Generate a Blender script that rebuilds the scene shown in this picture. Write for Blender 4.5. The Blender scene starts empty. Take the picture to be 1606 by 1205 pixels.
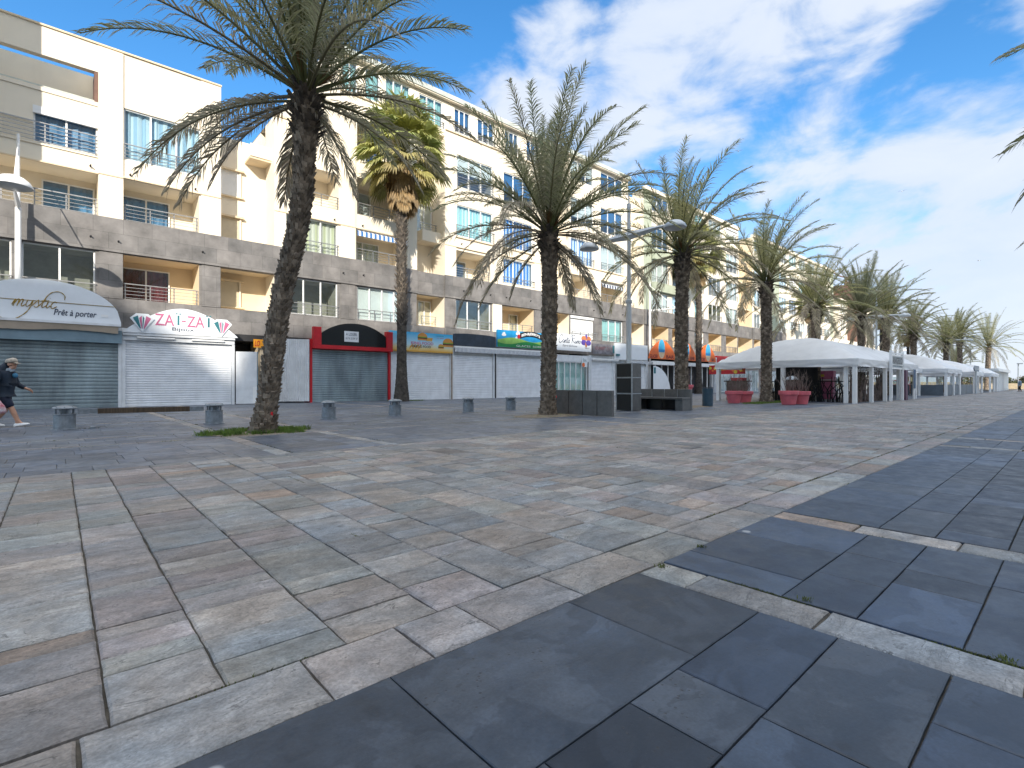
import bpy, bmesh, math, random
from mathutils import Vector, Matrix, noise
C = bpy.context; D = bpy.data; SC = C.scene
R = math.radians
random.seed(7)
# ------------------------------------------------------------------ camera, sky, sun
TH = R(48.3); CT, ST = math.cos(TH), math.sin(TH)      # heading: X runs along the promenade, Y towards the shops
EYE = 1.05
cam = D.objects.new('camera', D.cameras.new('camera')); C.collection.objects.link(cam); SC.camera = cam
cam.location = (0, 0, EYE); cam.rotation_euler = (R(90), 0, -(math.pi/2 - TH))
cam.data.sensor_width = 36; cam.data.lens = 17.93; cam.data.clip_end = 4000; cam.data.clip_start = 0.05
SUN_EL, SUN_AZ = R(25.5), R(35)                        # azimuth: degrees left of the facade normal
to_sun = Vector((-math.sin(SUN_AZ)*math.cos(SUN_EL), -math.cos(SUN_AZ)*math.cos(SUN_EL), math.sin(SUN_EL)))
sl = D.lights.new('sun', 'SUN'); sl.energy = 2.55; sl.angle = R(0.55); sl.color = (1.0, 0.925, 0.81)
so = D.objects.new('sun', sl); C.collection.objects.link(so); so.rotation_euler = to_sun.to_track_quat('Z', 'Y').to_euler()
SC.view_settings.view_transform = 'Standard'; SC.view_settings.look = 'None'
SC.view_settings.exposure = 1.42; SC.view_settings.gamma = 1
SC.cycles.max_bounces = 8; SC.cycles.transparent_max_bounces = 16

def ray(px, py):                                       # direction of a photo pixel, used for the sky clouds
    t = (px-803)/800; u = (601-py)/800
    return Vector((CT+ST*t, ST-CT*t, u)).normalized()

world = D.worlds.new('World'); SC.world = world; world.use_nodes = True
def build_world():
    nt = world.node_tree; N = nt.nodes; L = nt.links; N.clear()
    def nd(t, **k):
        n = N.new(t)
        for a, b in k.items(): setattr(n, a, b)
        return n
    def mth(op, a, b=None, clamp=False):
        n = nd('ShaderNodeMath', operation=op, use_clamp=clamp)
        for i, v in enumerate((a, b)):
            if v is None: continue
            if isinstance(v, (int, float)): n.inputs[i].default_value = v
            else: L.new(v, n.inputs[i])
        return n.outputs[0]
    out = nd('ShaderNodeOutputWorld'); bg = nd('ShaderNodeBackground')
    sky = nd('ShaderNodeTexSky', sky_type='NISHITA', sun_disc=False)
    sky.sun_elevation = SUN_EL; sky.sun_rotation = math.atan2(to_sun.x, to_sun.y)
    sky.air_density = 1.0; sky.dust_density = 0.6; sky.ozone_density = 2.2
    hs = nd('ShaderNodeHueSaturation'); hs.inputs['Saturation'].default_value = 1.32; hs.inputs['Value'].default_value = .95
    L.new(sky.outputs[0], hs.inputs['Color'])
    tc = nd('ShaderNodeTexCoord'); vec = tc.outputs['Generated']
    sep = nd('ShaderNodeSeparateXYZ'); L.new(vec, sep.inputs[0])
    # two octave families: billows and streaked wisps (cloud layers, stretched along the wind)
    mp = nd('ShaderNodeMapping'); mp.inputs['Rotation'].default_value = (0, 0, R(-20)); mp.inputs['Scale'].default_value = (1, 1, 2.0)
    L.new(vec, mp.inputs[0])
    n1 = nd('ShaderNodeTexNoise'); n1.inputs['Scale'].default_value = 5.4; n1.inputs['Detail'].default_value = 9; n1.inputs['Roughness'].default_value = .56; n1.inputs['Distortion'].default_value = .35
    L.new(mp.outputs[0], n1.inputs['Vector'])
    mp2 = nd('ShaderNodeMapping'); mp2.inputs['Rotation'].default_value = (R(6), R(-8), R(-40)); mp2.inputs['Scale'].default_value = (1.3, 1.3, 4.6)
    L.new(vec, mp2.inputs[0])
    n2 = nd('ShaderNodeTexNoise'); n2.inputs['Scale'].default_value = 2.0; n2.inputs['Detail'].default_value = 7; n2.inputs['Roughness'].default_value = .6; n2.inputs['Distortion'].default_value = .6
    L.new(mp2.outputs[0], n2.inputs['Vector'])
    blobs = [((900, 100), 90, .50), ((1010, 95), 110, .52), ((1130, 120), 120, .50), ((1240, 40), 130, .40), ((1240, 110), 90, .34), ((1350, 20), 120, .34),
             ((850, 165), 90, .42), ((960, 185), 90, .50), ((1040, 200), 70, .35), ((760, 170), 60, .30), ((1450, 40), 110, .22),
             ((1270, 270), 130, .42), ((1400, 250), 150, .42), ((1560, 330), 190, .44), ((1480, 330), 150, .40), ((1250, 330), 120, .34),
             ((1420, 420), 210, .62), ((1560, 430), 220, .64), ((1500, 270), 160, .42), ((1300, 400), 150, .42), ((1600, 220), 100, .30),
             ((300, -500), 300, .35), ((-700, 200), 300, .4), ((1900, 0), 260, .4), ((2300, 300), 400, .45)]
    acc = None
    for (p, rad, w) in blobs:
        d = ray(*p); dp = nd('ShaderNodeVectorMath', operation='DOT_PRODUCT'); L.new(vec, dp.inputs[0]); dp.inputs[1].default_value = d
        ang = math.cos(math.atan(rad*1.75/800*(0.25+0.75*d.dot(Vector((CT, ST, 0)))**2 if d.dot(Vector((CT, ST, 0))) > 0 else 1)))
        mr = nd('ShaderNodeMapRange', interpolation_type='SMOOTHSTEP'); L.new(dp.outputs['Value'], mr.inputs[0])
        mr.inputs[1].default_value = ang; mr.inputs[2].default_value = 1.0; mr.inputs[3].default_value = 0; mr.inputs[4].default_value = w
        acc = mr.outputs[0] if acc is None else mth('MAXIMUM', acc, mr.outputs[0])
    dens = mth('ADD', mth('MULTIPLY', n1.outputs[0], .95), mth('MULTIPLY', n2.outputs[0], .40))
    dens = mth('ADD', dens, mth('MULTIPLY', acc, .78))
    mr = nd('ShaderNodeMapRange', interpolation_type='SMOOTHSTEP'); L.new(dens, mr.inputs[0])
    mr.inputs[1].default_value = .83; mr.inputs[2].default_value = 1.10
    # thin veil that thickens to the horizon on the seaward side
    hz = nd('ShaderNodeMapRange', interpolation_type='SMOOTHSTEP'); L.new(sep.outputs[2], hz.inputs[0])
    hz.inputs[1].default_value = .42; hz.inputs[2].default_value = 0.0; hz.inputs[3].default_value = 0; hz.inputs[4].default_value = 1.0
    dx = nd('ShaderNodeMapRange', interpolation_type='SMOOTHSTEP'); L.new(sep.outputs[0], dx.inputs[0]); dx.inputs[1].default_value = .35; dx.inputs[2].default_value = .9
    veil = mth('MULTIPLY', mth('MULTIPLY', hz.outputs[0], dx.outputs[0]), mth('ADD', mth('MULTIPLY', n2.outputs[0], .8), .68))
    cov = mth('MAXIMUM', mr.outputs[0], veil, True)
    # cloud tone: slightly blue where thin
    tone = nd('ShaderNodeMix', data_type='RGBA'); L.new(n1.outputs[0], tone.inputs[0])
    tone.inputs[6].default_value = (2.3, 2.75, 3.5, 1); tone.inputs[7].default_value = (3.35, 3.5, 3.75, 1)
    mix = nd('ShaderNodeMix', data_type='RGBA'); L.new(mth('MULTIPLY', cov, .94), mix.inputs[0])
    L.new(hs.outputs[0], mix.inputs[6]); L.new(tone.outputs[2], mix.inputs[7])
    # added bright fill in the sky overhead and behind, unseen, to lift the shade
    up = nd('ShaderNodeMapRange', interpolation_type='SMOOTHSTEP'); L.new(mth('ADD', sep.outputs[2], mth('MULTIPLY', sep.outputs[1], -.24)), up.inputs[0]); up.inputs[1].default_value = .62; up.inputs[2].default_value = .84
    mix2 = nd('ShaderNodeMix', data_type='RGBA'); L.new(up.outputs[0], mix2.inputs[0]); L.new(mix.outputs[2], mix2.inputs[6]); mix2.inputs[7].default_value = (6.6, 6.9, 7.3, 1)
    L.new(mix2.outputs[2], bg.inputs[0]); bg.inputs[1].default_value = 0.105
    L.new(bg.outputs[0], out.inputs[0])
build_world()

# ------------------------------------------------------------------ helpers
def X(px, Y):
    t = (px-803)/800; return Y*(CT+ST*t)/(ST-CT*t)
def Z(px, py, Y):
    return EYE+(601-py)*(CT*X(px, Y)+ST*Y)/800
def G(px, py):
    d = 800*EYE/(py-601); r = (px-803)/800*d; return CT*d+ST*r, ST*d-CT*r

class MB:
    def __init__(s): s.v = []; s.f = []; s.m = []; s.c = []; s.col = (1, 1, 1)
    def P(s, p): s.v.append((p[0], p[1], p[2])); s.c.append(s.col); return len(s.v)-1
    def F(s, idx, m=0): s.f.append(tuple(idx)); s.m.append(m)
    def poly(s, pts, m=0): s.F([s.P(p) for p in pts], m)
    def box(s, x0, x1, y0, y1, z0, z1, m=0):
        i = [s.P(p) for p in ((x0,y0,z0),(x1,y0,z0),(x1,y1,z0),(x0,y1,z0),(x0,y0,z1),(x1,y0,z1),(x1,y1,z1),(x0,y1,z1))]
        for q in ((0,3,2,1),(4,5,6,7),(0,1,5,4),(1,2,6,5),(2,3,7,6),(3,0,4,7)): s.F([i[k] for k in q], m)
    def bbox(s, x0, x1, y0, y1, z0, z1, b=.02, m=0):   # box with chamfered vertical and top edges
        def ring(e, z): return [(x0+e,y0,z),(x1-e,y0,z),(x1,y0+e,z),(x1,y1-e,z),(x1-e,y1,z),(x0+e,y1,z),(x0,y1-e,z),(x0,y0+e,z)]
        def ringi(z): return [(x0+2*b,y0+b,z),(x1-2*b,y0+b,z),(x1-b,y0+2*b,z),(x1-b,y1-2*b,z),(x1-2*b,y1-b,z),(x0+2*b,y1-b,z),(x0+b,y1-2*b,z),(x0+b,y0+2*b,z)]
        s.loft([ring(b, z0), ring(b, z1-b), ringi(z1)], m, True)
    def loft(s, rings, m=0, cap=False, closed=True):
        ids = [[s.P(p) for p in r] for r in rings]; n = len(ids[0])
        for a, b in zip(ids, ids[1:]):
            for k in range(n if closed else n-1): s.F((a[k], a[(k+1) % n], b[(k+1) % n], b[k]), m)
        if cap: s.F(ids[0][::-1], m); s.F(ids[-1], m)
    def tube(s, pts, r, n=6, m=0, cap=True):
        pts = [Vector(p) for p in pts]; rings = []
        u = None
        for i, p in enumerate(pts):
            d = (pts[min(i+1, len(pts)-1)]-pts[max(i-1, 0)]).normalized()
            if u is None: u = d.orthogonal().normalized()
            else: u = (u-d*u.dot(d)).normalized()
            w = d.cross(u); rr = r[i] if isinstance(r, (list, tuple)) else r
            rings.append([p+(u*math.cos(a)+w*math.sin(a))*rr for a in (2*math.pi*k/n for k in range(n))])
        s.loft(rings, m, cap)
    def lathe(s, prof, c=(0, 0, 0), n=20, m=0, cap=True):
        s.loft([[(c[0]+r*math.cos(2*math.pi*k/n), c[1]+r*math.sin(2*math.pi*k/n), c[2]+z) for k in range(n)] for r, z in prof], m, cap)
    def prism(s, poly, y0, y1, m=0):                    # polygon in (x, z) extruded along y
        n = len(poly); a = [s.P((p[0], y0, p[1])) for p in poly]; b = [s.P((p[0], y1, p[1])) for p in poly]
        s.F(a, m); s.F(b[::-1], m)
        for k in range(n): s.F((a[k], b[k], b[(k+1) % n], a[(k+1) % n]), m)
    def build(s, name, mats, parent=None, org=None, smooth=False, color=False):
        me = D.meshes.new(name)
        v = s.v if org is None else [(p[0]-org[0], p[1]-org[1], p[2]-org[2]) for p in s.v]
        me.from_pydata(v, [], s.f)
        for m in (mats if isinstance(mats, (list, tuple)) else [mats]): me.materials.append(m)
        if max(s.m, default=0): me.polygons.foreach_set('material_index', s.m)
        if smooth: me.polygons.foreach_set('use_smooth', [True]*len(s.f))
        if color:
            a = me.color_attributes.new('tone', 'FLOAT_COLOR', 'POINT')
            a.data.foreach_set('color', [q for c in s.c for q in (c[0], c[1], c[2], 1.0)])
        me.validate(); me.update()
        o = D.objects.new(name, me); C.collection.objects.link(o)
        if parent: o.parent = parent
        return o

def tag(o, label=None, cat=None, group=None, kind=None):
    if label: o['label'] = label
    if cat: o['category'] = cat
    if group: o['group'] = group
    if kind: o['kind'] = kind
    return o
def thing(name, label, cat, loc=(0, 0, 0), rz=0, group=None):
    o = D.objects.new(name, None); C.collection.objects.link(o); o.location = loc; o.rotation_euler = (0, 0, rz); o.empty_display_size = .2
    return tag(o, label, cat, group)
def copy_tree(o, parent=None):
    c = o.copy(); C.collection.objects.link(c); c.parent = parent
    for ch in list(o.children): copy_tree(ch, c)
    return c
def place(o, loc, rz=0, sc=1, label=None):
    o.location = loc; o.rotation_euler = (0, 0, rz); o.scale = (sc, sc, sc) if isinstance(sc, (int, float)) else sc
    if label: o['label'] = label
    return o

def pbr(name, col, rough=.6, metal=0, var=.12, vs=2.0, bump=0, bs=30, attr=False, spec=.5, col2=None, stain=0, scol=(.05,.04,.035), ss=(1, 1, 1), trans=0, streak=0):
    m = D.materials.new(name); m.use_nodes = True; nt = m.node_tree; N = nt.nodes; L = nt.links
    b = N['Principled BSDF']; b.inputs['Roughness'].default_value = rough; b.inputs['Metallic'].default_value = metal
    b.inputs['Specular IOR Level'].default_value = spec
    tc = N.new('ShaderNodeTexCoord'); mp = N.new('ShaderNodeMapping'); L.new(tc.outputs['Object'], mp.inputs[0]); mp.inputs['Scale'].default_value = ss
    nz = N.new('ShaderNodeTexNoise'); nz.inputs['Scale'].default_value = vs; nz.inputs['Detail'].default_value = 6; nz.inputs['Roughness'].default_value = .62
    L.new(mp.outputs[0], nz.inputs['Vector'])
    mx = N.new('ShaderNodeMix'); mx.data_type = 'RGBA'; c2 = col2 or tuple(x*(1-2.2*var) for x in col); c1 = tuple(min(1, x*(1+.9*var)) for x in col)
    rp = N.new('ShaderNodeMapRange'); rp.inputs[1].default_value = .3; rp.inputs[2].default_value = .7; L.new(nz.outputs[0], rp.inputs[0]); L.new(rp.outputs[0], mx.inputs[0])
    mx.inputs[6].default_value = (*c2, 1); mx.inputs[7].default_value = (*c1, 1)
    res = mx.outputs[2]
    if attr:
        at = N.new('ShaderNodeAttribute'); at.attribute_name = 'tone'
        mm = N.new('ShaderNodeMix'); mm.data_type = 'RGBA'; mm.blend_type = 'MULTIPLY'; mm.inputs[0].default_value = 1; L.new(res, mm.inputs[6]); L.new(at.outputs['Color'], mm.inputs[7]); res = mm.outputs[2]
    if stain:
        n2 = N.new('ShaderNodeTexNoise'); n2.inputs['Scale'].default_value = .9; n2.inputs['Detail'].default_value = 8; n2.inputs['Roughness'].default_value = .7
        m2 = N.new('ShaderNodeMapping'); m2.inputs['Scale'].default_value = (1, 1, .35) if not streak else (streak, streak, .12); L.new(tc.outputs['Object'], m2.inputs[0]); L.new(m2.outputs[0], n2.inputs['Vector'])
        r2 = N.new('ShaderNodeMapRange'); r2.inputs[1].default_value = .52; r2.inputs[2].default_value = .78; r2.inputs[4].default_value = stain; L.new(n2.outputs[0], r2.inputs[0])
        ms = N.new('ShaderNodeMix'); ms.data_type = 'RGBA'; L.new(r2.outputs[0], ms.inputs[0]); L.new(res, ms.inputs[6]); ms.inputs[7].default_value = (*scol, 1); res = ms.outputs[2]
    L.new(res, b.inputs['Base Color'])
    if bump:
        bp = N.new('ShaderNodeBump'); bp.inputs['Strength'].default_value = bump; bp.inputs['Distance'].default_value = .02
        n3 = N.new('ShaderNodeTexNoise'); n3.inputs['Scale'].default_value = bs; n3.inputs['Detail'].default_value = 6; L.new(mp.outputs[0], n3.inputs['Vector']); L.new(n3.outputs[0], bp.inputs['Height']); L.new(bp.outputs[0], b.inputs['Normal'])
    if trans:
        tr = N.new('ShaderNodeBsdfTranslucent'); L.new(res, tr.inputs[0]); ms = N.new('ShaderNodeMixShader'); ms.inputs[0].default_value = trans
        L.new(b.outputs[0], ms.inputs[1]); L.new(tr.outputs[0], ms.inputs[2]); L.new(ms.outputs[0], N['Material Output'].inputs[0])
    return m

def stone_mat(name, rough, slate):
    """riven stone: every slab has its own base tone (attribute) and its own patch of cleavage steps, dirt runs across slabs"""
    m = D.materials.new(name); m.use_nodes = True; nt = m.node_tree; N = nt.nodes; L = nt.links; b = N['Principled BSDF']
    def mr(src, a0, a1, o0, o1, smooth=False):
        n = N.new('ShaderNodeMapRange'); n.interpolation_type = 'SMOOTHSTEP' if smooth else 'LINEAR'; L.new(src, n.inputs[0])
        for i, v in enumerate((a0, a1, o0, o1)): n.inputs[i+1].default_value = v
        return n.outputs[0]
    def op(o, x, y):
        n = N.new('ShaderNodeMath'); n.operation = o
        for i, v in enumerate((x, y)):
            if isinstance(v, (int, float)): n.inputs[i].default_value = v
            elif v is not None: L.new(v, n.inputs[i])
        return n.outputs[0]
    def noise_(vec, sc, det, rg, dist=0):
        n = N.new('ShaderNodeTexNoise'); n.inputs['Scale'].default_value = sc; n.inputs['Detail'].default_value = det; n.inputs['Roughness'].default_value = rg; n.inputs['Distortion'].default_value = dist; L.new(vec, n.inputs['Vector']); return n
    tc = N.new('ShaderNodeTexCoord'); at = N.new('ShaderNodeAttribute'); at.attribute_name = 'tone'
    sh = N.new('ShaderNodeVectorMath'); sh.operation = 'MULTIPLY_ADD'; L.new(at.outputs['Color'], sh.inputs[0]); sh.inputs[1].default_value = (37, 53, 71); L.new(tc.outputs['Object'], sh.inputs[2])
    mp = N.new('ShaderNodeMapping'); L.new(sh.outputs[0], mp.inputs[0]); mp.inputs['Scale'].default_value = (.8, 1.9, 1); mp.inputs['Rotation'].default_value = (0, 0, .45)
    n1 = noise_(mp.outputs[0], 3.2 if not slate else 1.7, 8, .60, .9).outputs[0]      # cleavage layers
    n2 = noise_(sh.outputs[0], 85, 3, .6).outputs[0]                                 # grain
    n4 = noise_(sh.outputs[0], 2.2, 5, .6, .4).outputs[0]                            # mineral tint
    n5 = noise_(tc.outputs['Object'], .55, 7, .66).outputs[0]                        # dirt across slabs
    n6 = noise_(tc.outputs['Object'], 5.5, 6, .68).outputs[0]
    fr = op('FRACT', op('MULTIPLY', n1, 7.0 if not slate else 4.0), None); edge = op('ABSOLUTE', op('SUBTRACT', fr, .5), None)
    line = mr(edge, 0, .09 if not slate else .035, 1, 0, True); keep = mr(n6, .44, .62, 0, 1, True); crack = op('MULTIPLY', line, keep)
    step = op('FLOOR', op('MULTIPLY', n1, 7.0 if not slate else 4.0), None)
    f = op('MULTIPLY', mr(n1, .3, .7, .70 if not slate else .80, 1.26 if not slate else 1.18), op('SUBTRACT', 1.0, op('MULTIPLY', crack, .66 if not slate else .25)))
    f = op('MULTIPLY', f, mr(n2, .3, .7, .76 if not slate else .86, 1.22 if not slate else 1.14)); f = op('MULTIPLY', f, mr(n5, .32, .68, .74, 1.14)); f = op('MULTIPLY', f, mr(n6, .3, .72, .70, 1.22)); n7 = noise_(sh.outputs[0], 19, 6, .7, .3).outputs[0]; f = op('MULTIPLY', f, mr(n7, .3, .7, .78 if not slate else .9, 1.20 if not slate else 1.1))
    if slate: f = op('MULTIPLY', f, mr(op('FRACT', op('MULTIPLY', n4, 3.0), None), .46, .54, .84, 1.14))
    mu = N.new('ShaderNodeVectorMath'); mu.operation = 'SCALE'; L.new(at.outputs['Color'], mu.inputs[0]); L.new(f, mu.inputs['Scale'])
    cr = N.new('ShaderNodeValToRGB'); e = cr.color_ramp.elements; e[0].position = .36; e[1].position = .64
    e[0].color, e[1].color = (((.92, .98, 1.03, 1), (1.07, 1.0, .93, 1)) if not slate else ((.92, .98, 1.05, 1), (1.06, 1.0, .95, 1)))
    L.new(n4, cr.inputs[0]); tn = N.new('ShaderNodeMix'); tn.data_type = 'RGBA'; tn.blend_type = 'MULTIPLY'; tn.inputs[0].default_value = 1.0; L.new(mu.outputs[0], tn.inputs[6]); L.new(cr.outputs[0], tn.inputs[7])
    # gum spots, droppings, pits
    vo = N.new('ShaderNodeTexVoronoi'); vo.inputs['Scale'].default_value = 1.7; L.new(tc.outputs['Object'], vo.inputs['Vector']); dk = mr(vo.outputs['Distance'], .040, .058, .55, 0)
    v2 = N.new('ShaderNodeTexVoronoi'); v2.inputs['Scale'].default_value = .9; L.new(sh.outputs[0], v2.inputs['Vector']); lt = mr(v2.outputs['Distance'], .020, .030, .6, 0)
    v3 = N.new('ShaderNodeTexVoronoi'); v3.inputs['Scale'].default_value = 34; L.new(sh.outputs[0], v3.inputs['Vector']); pit = op('MULTIPLY', mr(v3.outputs['Distance'], .12, .22, 1, 0), mr(n4, .55, .64, 0, .75 if slate else .4, True))
    g1 = N.new('ShaderNodeMix'); g1.data_type = 'RGBA'; L.new(op('MAXIMUM', dk, pit), g1.inputs[0]); L.new(tn.outputs[2], g1.inputs[6]); g1.inputs[7].default_value = (.02, .02, .022, 1) if slate else (.07, .065, .065, 1)
    g2 = N.new('ShaderNodeMix'); g2.data_type = 'RGBA'; L.new(lt, g2.inputs[0]); L.new(g1.outputs[2], g2.inputs[6]); g2.inputs[7].default_value = (.45, .45, .44, 1)
    L.new(g2.outputs[2], b.inputs['Base Color']); b.inputs['Specular IOR Level'].default_value = .5
    L.new(mr(n6, .3, .7, rough-.13, rough+.15), b.inputs['Roughness'])
    h = op('ADD', op('MULTIPLY', step, .16), op('MULTIPLY', n1, .9)); h = op('ADD', h, op('MULTIPLY', n2, .10)); h = op('SUBTRACT', h, op('MULTIPLY', pit, .25))
    bp = N.new('ShaderNodeBump'); bp.inputs['Strength'].default_value = 1.0 if not slate else .42; bp.inputs['Distance'].default_value = .022 if not slate else .010
    L.new(h, bp.inputs['Height']); L.new(bp.outputs[0], b.inputs['Normal'])
    return m

def glass_mat(name, col=(.06, .075, .08), rough=.03):
    m = D.materials.new(name); m.use_nodes = True; nt = m.node_tree; N = nt.nodes; L = nt.links; N.remove(N['Principled BSDF'])
    gl = N.new('ShaderNodeBsdfGlossy'); gl.inputs['Roughness'].default_value = rough; gl.inputs['Color'].default_value = (.9, .95, 1, 1)
    tr = N.new('ShaderNodeBsdfTransparent'); tr.inputs['Color'].default_value = (.80, .86, .86, 1)
    fr = N.new('ShaderNodeLayerWeight'); fr.inputs['Blend'].default_value = .5
    pw = N.new('ShaderNodeMath'); pw.operation = 'POWER'; L.new(fr.outputs['Facing'], pw.inputs[0]); pw.inputs[1].default_value = 3.0
    ad = N.new('ShaderNodeMath'); ad.operation = 'MULTIPLY_ADD'; ad.use_clamp = True; L.new(pw.outputs[0], ad.inputs[0]); ad.inputs[1].default_value = .75; ad.inputs[2].default_value = .14
    mx = N.new('ShaderNodeMixShader'); L.new(ad.outputs[0], mx.inputs[0]); L.new(tr.outputs[0], mx.inputs[1]); L.new(gl.outputs[0], mx.inputs[2]); L.new(mx.outputs[0], N['Material Output'].inputs[0])
    return m

def stripe_mat(name, c1, c2, period, duty=.5, axis=0, rough=.8):
    m = D.materials.new(name); m.use_nodes = True; nt = m.node_tree; N = nt.nodes; L = nt.links; b = N['Principled BSDF']; b.inputs['Roughness'].default_value = rough
    tc = N.new('ShaderNodeTexCoord'); sp = N.new('ShaderNodeSeparateXYZ'); L.new(tc.outputs['Object'], sp.inputs[0])
    a = N.new('ShaderNodeMath'); a.operation = 'FRACT'; k = N.new('ShaderNodeMath'); k.operation = 'MULTIPLY'; L.new(sp.outputs[axis], k.inputs[0]); k.inputs[1].default_value = 1/period; L.new(k.outputs[0], a.inputs[0])
    g = N.new('ShaderNodeMath'); g.operation = 'GREATER_THAN'; L.new(a.outputs[0], g.inputs[0]); g.inputs[1].default_value = duty
    mx = N.new('ShaderNodeMix'); mx.data_type = 'RGBA'; L.new(g.outputs[0], mx.inputs[0]); mx.inputs[6].default_value = (*c1, 1); mx.inputs[7].default_value = (*c2, 1); L.new(mx.outputs[2], b.inputs['Base Color'])
    return m

def cladding_mat(name):                                  # grey stone cladding of large thin panels, weathered
    m = D.materials.new(name); m.use_nodes = True; nt = m.node_tree; N = nt.nodes; L = nt.links; b = N['Principled BSDF']; b.inputs['Roughness'].default_value = .75
    tc = N.new('ShaderNodeTexCoord'); sp = N.new('ShaderNodeSeparateXYZ'); L.new(tc.outputs['Object'], sp.inputs[0]); cb = N.new('ShaderNodeCombineXYZ'); L.new(sp.outputs[0], cb.inputs[0]); L.new(sp.outputs[2], cb.inputs[1])
    br = N.new('ShaderNodeTexBrick'); L.new(cb.outputs[0], br.inputs[0]); br.offset = .5; br.inputs['Scale'].default_value = 1; br.inputs['Brick Width'].default_value = 1.1; br.inputs['Row Height'].default_value = .73; br.inputs['Mortar Size'].default_value = .008
    br.inputs['Color1'].default_value = (.135, .130, .127, 1); br.inputs['Color2'].default_value = (.190, .178, .170, 1); br.inputs['Mortar'].default_value = (.10, .095, .09, 1)
    nz = N.new('ShaderNodeTexNoise'); nz.inputs['Scale'].default_value = 1.1; nz.inputs['Detail'].default_value = 9; nz.inputs['Roughness'].default_value = .65; L.new(tc.outputs['Object'], nz.inputs['Vector'])
    r = N.new('ShaderNodeMapRange'); L.new(nz.outputs[0], r.inputs[0]); r.inputs[1].default_value = .3; r.inputs[2].default_value = .7; r.inputs[3].default_value = .62; r.inputs[4].default_value = 1.35
    mu = N.new('ShaderNodeVectorMath'); mu.operation = 'SCALE'; L.new(br.outputs[0], mu.inputs[0]); L.new(r.outputs[0], mu.inputs['Scale']); L.new(mu.outputs[0], b.inputs['Base Color'])
    return m

M = {}
def mk():
    M['cream'] = pbr('cream_render', (.80, .72, .585), .85, var=.03, vs=.7, bump=.15, bs=60, stain=.22, scol=(.58, .50, .40), streak=1.3)
    M['cream2'] = pbr('ochre_render', (.72, .59, .41), .85, var=.05, vs=.7)
    M['green'] = pbr('sage_render', (.40, .44, .34), .85, var=.08, vs=1.2, stain=.3, scol=(.28, .31, .26))
    M['clad'] = cladding_mat('grey_cladding')
    M['roofgrey'] = pbr('pale_roof_edge', (.52, .55, .50), .6)
    M['brown'] = pbr('brown_cladding', (.16, .085, .06), .6)
    M['white'] = pbr('white_paint', (.78, .78, .77), .45, var=.04)
    M['whitew'] = pbr('weathered_white', (.70, .72, .74), .6, var=.08, stain=.25, scol=(.42, .40, .38))
    M['dark'] = pbr('dark_interior', (.02, .02, .022), .8)
    M['room'] = pbr('room_wall', (.36, .34, .29), .9)
    M['steel'] = pbr('galvanised_steel', (.42, .44, .46), .42, .8, var=.15, vs=6)
    M['rail'] = pbr('grey_railing', (.36, .36, .36), .4, .6, var=.1)
    M['glass'] = glass_mat('window_glass')
    M['blind'] = pbr('white_blind', (.74, .76, .74), .8, var=.04)
    M['beige'] = pbr('beige_shutter', (.62, .54, .40), .7, var=.04)
    M['teal'] = pbr('teal_curtain', (.34, .60, .58), .8, var=.08)
    M['sky_curtain'] = stripe_mat('pale_blue_curtain', (.62, .78, .88), (.36, .56, .74), .34, .55)
    M['teal_stripe'] = stripe_mat('striped_teal_curtain', (.66, .84, .84), (.30, .62, .64), .30, .6)
    M['blue_stripe'] = stripe_mat('striped_blue_curtain', (.70, .76, .80), (.03, .20, .62), .36, .5)
    M['blue_deep'] = pbr('deep_blue_blind', (.05, .16, .36), .5, var=.1)
    M['blue_mid'] = pbr('mid_blue_blind', (.10, .27, .50), .5, var=.12)  # blue sheet behind the glass, painted in place of reflected sky
    M['red_curtain'] = pbr('dark_red_curtain', (.16, .012, .02), .8, var=.3, vs=8, ss=(3, 1, .3))
    M['yellow_curtain'] = stripe_mat('cream_curtain', (.70, .68, .58), (.62, .62, .40), .5, .7)
    M['awn_blue'] = stripe_mat('blue_white_awning', (.72, .74, .76), (.04, .16, .42), .30)
    M['awn_navy'] = stripe_mat('navy_white_awning', (.60, .62, .64), (.02, .03, .07), .40)
mk()
# ------------------------------------------------------------------ ground and paving
def structure(o): o['kind'] = 'structure'; return o
soil = pbr('joint_soil', (.10, .088, .07), .95, var=.3, vs=8, bump=.4, bs=90)
mb = MB(); mb.box(-60, 150, -9, 60, -.5, -.017); structure(mb.build('paving_bed', soil))
mb = MB(); mb.poly([(-1500, -1500, -.51), (2500, -1500, -.51), (2500, 1500, -.51), (-1500, 1500, -.51)])
structure(mb.build('ground', pbr('sandy_ground', (.36, .29, .19), .95, var=.15, vs=.2)))
mb = MB(); mb.box(150, 900, -60, 60, -.5, -.02); structure(mb.build('beach_path', pbr('pale_sand_path', (.42, .36, .27), .95, var=.1, vs=.4)))

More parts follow.
